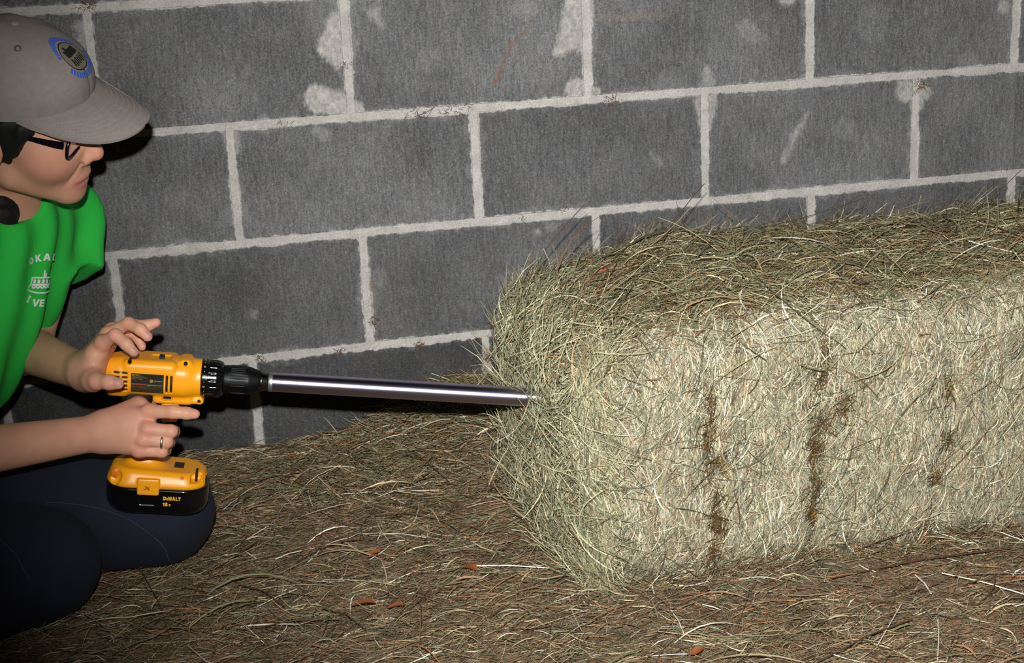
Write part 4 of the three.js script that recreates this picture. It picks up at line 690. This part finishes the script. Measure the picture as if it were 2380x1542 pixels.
// cap
{
  const capG = new THREE.Group();
  const clothT = dataTex(256, 256, (i, j) => { const v = 1 + 0.16 * ((i + j) % 6 < 3 ? 1 : -1) * 0.5 + 0.2 * (hash3(i, j, 9) - 0.5) + 0.03 * noise3(i * 0.04, j * 0.04, 3); return [134 * v, 125 * v, 118 * v]; });
  const clothM = std({ map: clothT, roughness: 0.92, bumpMap: clothT, bumpScale: 0.0006, side: THREE.DoubleSide });
  const baseY = (f) => 0.052 + 0.021 * Math.cos(f), CX = -0.01, RX = 0.104, RZ = 0.087, H = 0.103;
  const crownP = (f, t, g = 0) => { const a = t * Math.PI / 2, r = Math.pow(Math.max(Math.cos(a), 0), 1.0), front = Math.max(0, Math.cos(f)), y = lerp(baseY(f), 0.044, sstep(0, 0.9, t)) + H * Math.pow(Math.sin(a), 0.94); const seam = 1 - 0.012 * Math.exp(-((((f * 3 / Math.PI) - Math.round(f * 3 / Math.PI)) / 0.035) ** 2)) * (1 - t); const wr = 0.0022 * noise3(f * 3, t * 6, 2) * (1 - front * 0.6); return V(CX + (RX * r * seam + g + wr) * Math.cos(f) - 0.012 * t * t, y + g * 0.4, (RZ * r * seam + g + wr) * Math.sin(f)); };
  const grid = (fn, nu, nv, uvS) => { const pos = [], uv = [], idx = []; for (let j = 0; j <= nv; j++) for (let i = 0; i <= nu; i++) { const p = fn(i / nu, j / nv); pos.push(p.x, p.y, p.z); uv.push(i / nu * uvS[0], j / nv * uvS[1]); } for (let j = 0; j < nv; j++) for (let i = 0; i < nu; i++) { const a = j * (nu + 1) + i; idx.push(a, a + nu + 1, a + 1, a + 1, a + nu + 1, a + nu + 2); } const g = new THREE.BufferGeometry(); g.setAttribute('position', new THREE.Float32BufferAttribute(pos, 3)); g.setAttribute('uv', new THREE.Float32BufferAttribute(uv, 2)); g.setIndex(idx); g.computeVertexNormals(); return g; };
  const cap = part('cap', grid((u, v) => crownP(u * 2 * Math.PI, v), 180, 48, [9, 3]), clothM, person); cap.applyMatrix4(headM); cap.userData.label = 'grey-brown cotton baseball cap';
  part('inner_band', grid((u, v) => { const p = crownP(u * 2 * Math.PI, v * 0.25, -0.004); return p; }, 90, 6, [9, 1]), clothM, cap);
  // visor: arched plate from the crown's front edge
  const FM = 1.16, vis = (u, s, off) => { const f = (u * 2 - 1) * FM, b = crownP(f, 0.0, 0.0005), c = Math.cos(f / FM * Math.PI / 2), L = 0.078 * Math.pow(1 - Math.pow(Math.abs(u * 2 - 1), 2.6), 0.8), zz = b.z * (1 + 0.04 * s); return V(b.x - 0.0012 + s * L * 0.985, b.y + 0.0012 - s * L * 0.2 - 0.02 * Math.pow(b.z / 0.082, 2) * s * L / 0.078 + off, zz); };
  const visor = part('visor', mergeGeometries([grid((u, v) => vis(u, v, 0.0016), 60, 20, [4, 2]), grid((u, v) => vis(1 - u, v, -0.0016), 60, 20, [4, 2]), grid((u, v) => vis(u, 1, 0.0016 - 0.0032 * v), 60, 1, [4, 0.1])]), clothM, cap);
  const st = []; for (let k = 0; k < 6; k++) { const s = 0.3 + k * 0.105, N = 62; for (let i = 3; i < N - 3; i++) { const a = vis((i + 0.2) / N, s, 0.0019), b = vis((i + 0.72) / N, s, 0.0019); const q = new THREE.CapsuleGeometry(0.00032, a.distanceTo(b), 2, 5); q.applyQuaternion(new THREE.Quaternion().setFromUnitVectors(V(0, 1, 0), b.clone().sub(a).normalize())); const m = a.add(b).multiplyScalar(0.5); q.translate(m.x, m.y, m.z); st.push(q); } }
  part('stitching', mergeGeometries(st), std({ color: 0xa39a92, roughness: 0.8 }), cap);
  const ey = crownP(1.05, 0.68, 0.0022), eg = new THREE.TorusGeometry(0.0035, 0.001, 8, 20), en = crownP(1.05, 0.68, 0.012).sub(ey).normalize(); eg.applyQuaternion(new THREE.Quaternion().setFromUnitVectors(V(0, 0, 1), en)); eg.translate(ey.x, ey.y, ey.z); part('eyelet', eg, std({ color: 0x4c4640, roughness: 0.8 }), cap);
  const bt = new THREE.SphereGeometry(0.006, 16, 10); bt.scale(1, 0.5, 1); const tp = crownP(0, 0.999); bt.translate(CX, tp.y + 0.001, 0); part('top_button', bt, clothM, cap);
  const em = canvasTex(512, 384, (x, w, h) => {
    x.translate(w / 2, h / 2); x.strokeStyle = '#2c58c4'; x.lineWidth = 44; x.setLineDash([22, 9]); x.beginPath(); x.ellipse(0, 0, 218, 158, 0, 0.25, 2.7); x.stroke(); x.beginPath(); x.ellipse(0, 0, 218, 158, 0, 3.3, 6.05); x.stroke(); x.setLineDash([]);
    x.fillStyle = '#6f6a58'; x.strokeStyle = '#1a1a1c'; x.lineWidth = 9; x.beginPath(); x.ellipse(0, 0, 176, 116, 0, 0, 7); x.fill(); x.stroke();
    x.fillStyle = '#151517'; x.fillRect(-110, -62, 220, 58); x.fillRect(-60, -86, 40, 30); for (let i = 0; i < 7; i++) x.fillRect(-105 + i * 32, 10 + (i % 2) * 10, 22, 58); });
  const pts = grid((u, v) => crownP((0.5 - u) * 0.8, 0.19 + v * 0.52, 0.0012), 24, 20, [1, 1]); part('emblem', pts, inkMat(em, 0.8), cap).userData.label = 'blue and black embroidered oval emblem';
  pts.index.array.reverse(); pts.computeVertexNormals();
}
// glasses
{
  const frameM = phy({ color: 0x0d0b14, roughness: 0.25 }), gs = [];
  const rim = (s) => { const pts = []; for (let i = 0; i < 28; i++) { const a = i / 28 * 6.28319, c = Math.cos(a), n = Math.sin(a), z = s * 0.033 + 0.0255 * Math.sign(c) * Math.pow(Math.abs(c), 0.7), y = 0.021 + 0.0165 * Math.sign(n) * Math.pow(Math.abs(n), 0.7); pts.push(V(0.0895 - 0.09 * Math.pow(Math.abs(z), 1.6), y, z)); } return pts; };
  for (const s of [-1, 1]) gs.push(tubeAlong(rim(s), 0.0024, 60, 8, true));
  gs.push(tubeAlong([V(0.089, 0.026, -0.009), V(0.0925, 0.029, 0), V(0.089, 0.026, 0.009)], 0.0018, 10, 8));
  const G = part('glasses', mergeGeometries(gs), frameM, person); G.applyMatrix4(headM); G.userData.label = 'dark plastic rectangular glasses';
  for (const s of [-1, 1]) {
    const pts = rim(s), sh = new THREE.BufferGeometry(), pos = [], idx = [], c = V(0, 0, 0); for (const p of pts) c.add(p); c.multiplyScalar(1 / pts.length); pos.push(c.x, c.y, c.z); for (const p of pts) pos.push(p.x, p.y, p.z); for (let i = 0; i < pts.length; i++) idx.push(0, 1 + i, 1 + (i + 1) % pts.length); sh.setAttribute('position', new THREE.Float32BufferAttribute(pos, 3)); sh.setIndex(idx); sh.computeVertexNormals();
    part('lens', sh, phy({ color: 0xffffff, transmission: 1, thickness: 0, roughness: 0.02, ior: 1.5 }), G);
    const p = [], q = []; for (let i = 0; i <= 10; i++) { const t = i / 10, x = lerp(0.085, -0.012, t), y = lerp(0.033, 0.038, t) - 0.008 * sstep(0.85, 1, t), z = s * lerp(0.0625, 0.0795, Math.pow(t, 0.7)), hh = lerp(0.0046, 0.0024, sstep(0, 0.5, t)); p.push([x, y, z, hh]); }
    const pos2 = [], id2 = []; for (const [x, y, z, hh] of p) for (const [a, b] of [[-1, -1], [1, -1], [1, 1], [-1, 1]]) pos2.push(x, y + b * hh, z + a * 0.0014); for (let i = 0; i < 10; i++) for (let k = 0; k < 4; k++) { const a = i * 4 + k, b = i * 4 + (k + 1) % 4; id2.push(a, b, b + 4, a, b + 4, a + 4); } id2.push(0, 2, 1, 0, 3, 2, 40, 41, 42, 40, 42, 43);
    let tg = new THREE.BufferGeometry(); tg.setAttribute('position', new THREE.Float32BufferAttribute(pos2, 3)); tg.setIndex(id2); tg = tg.toNonIndexed(); tg.computeVertexNormals(); part('temple_arm', tg, frameM, G);
  }
}

renderer.render(scene, camera);
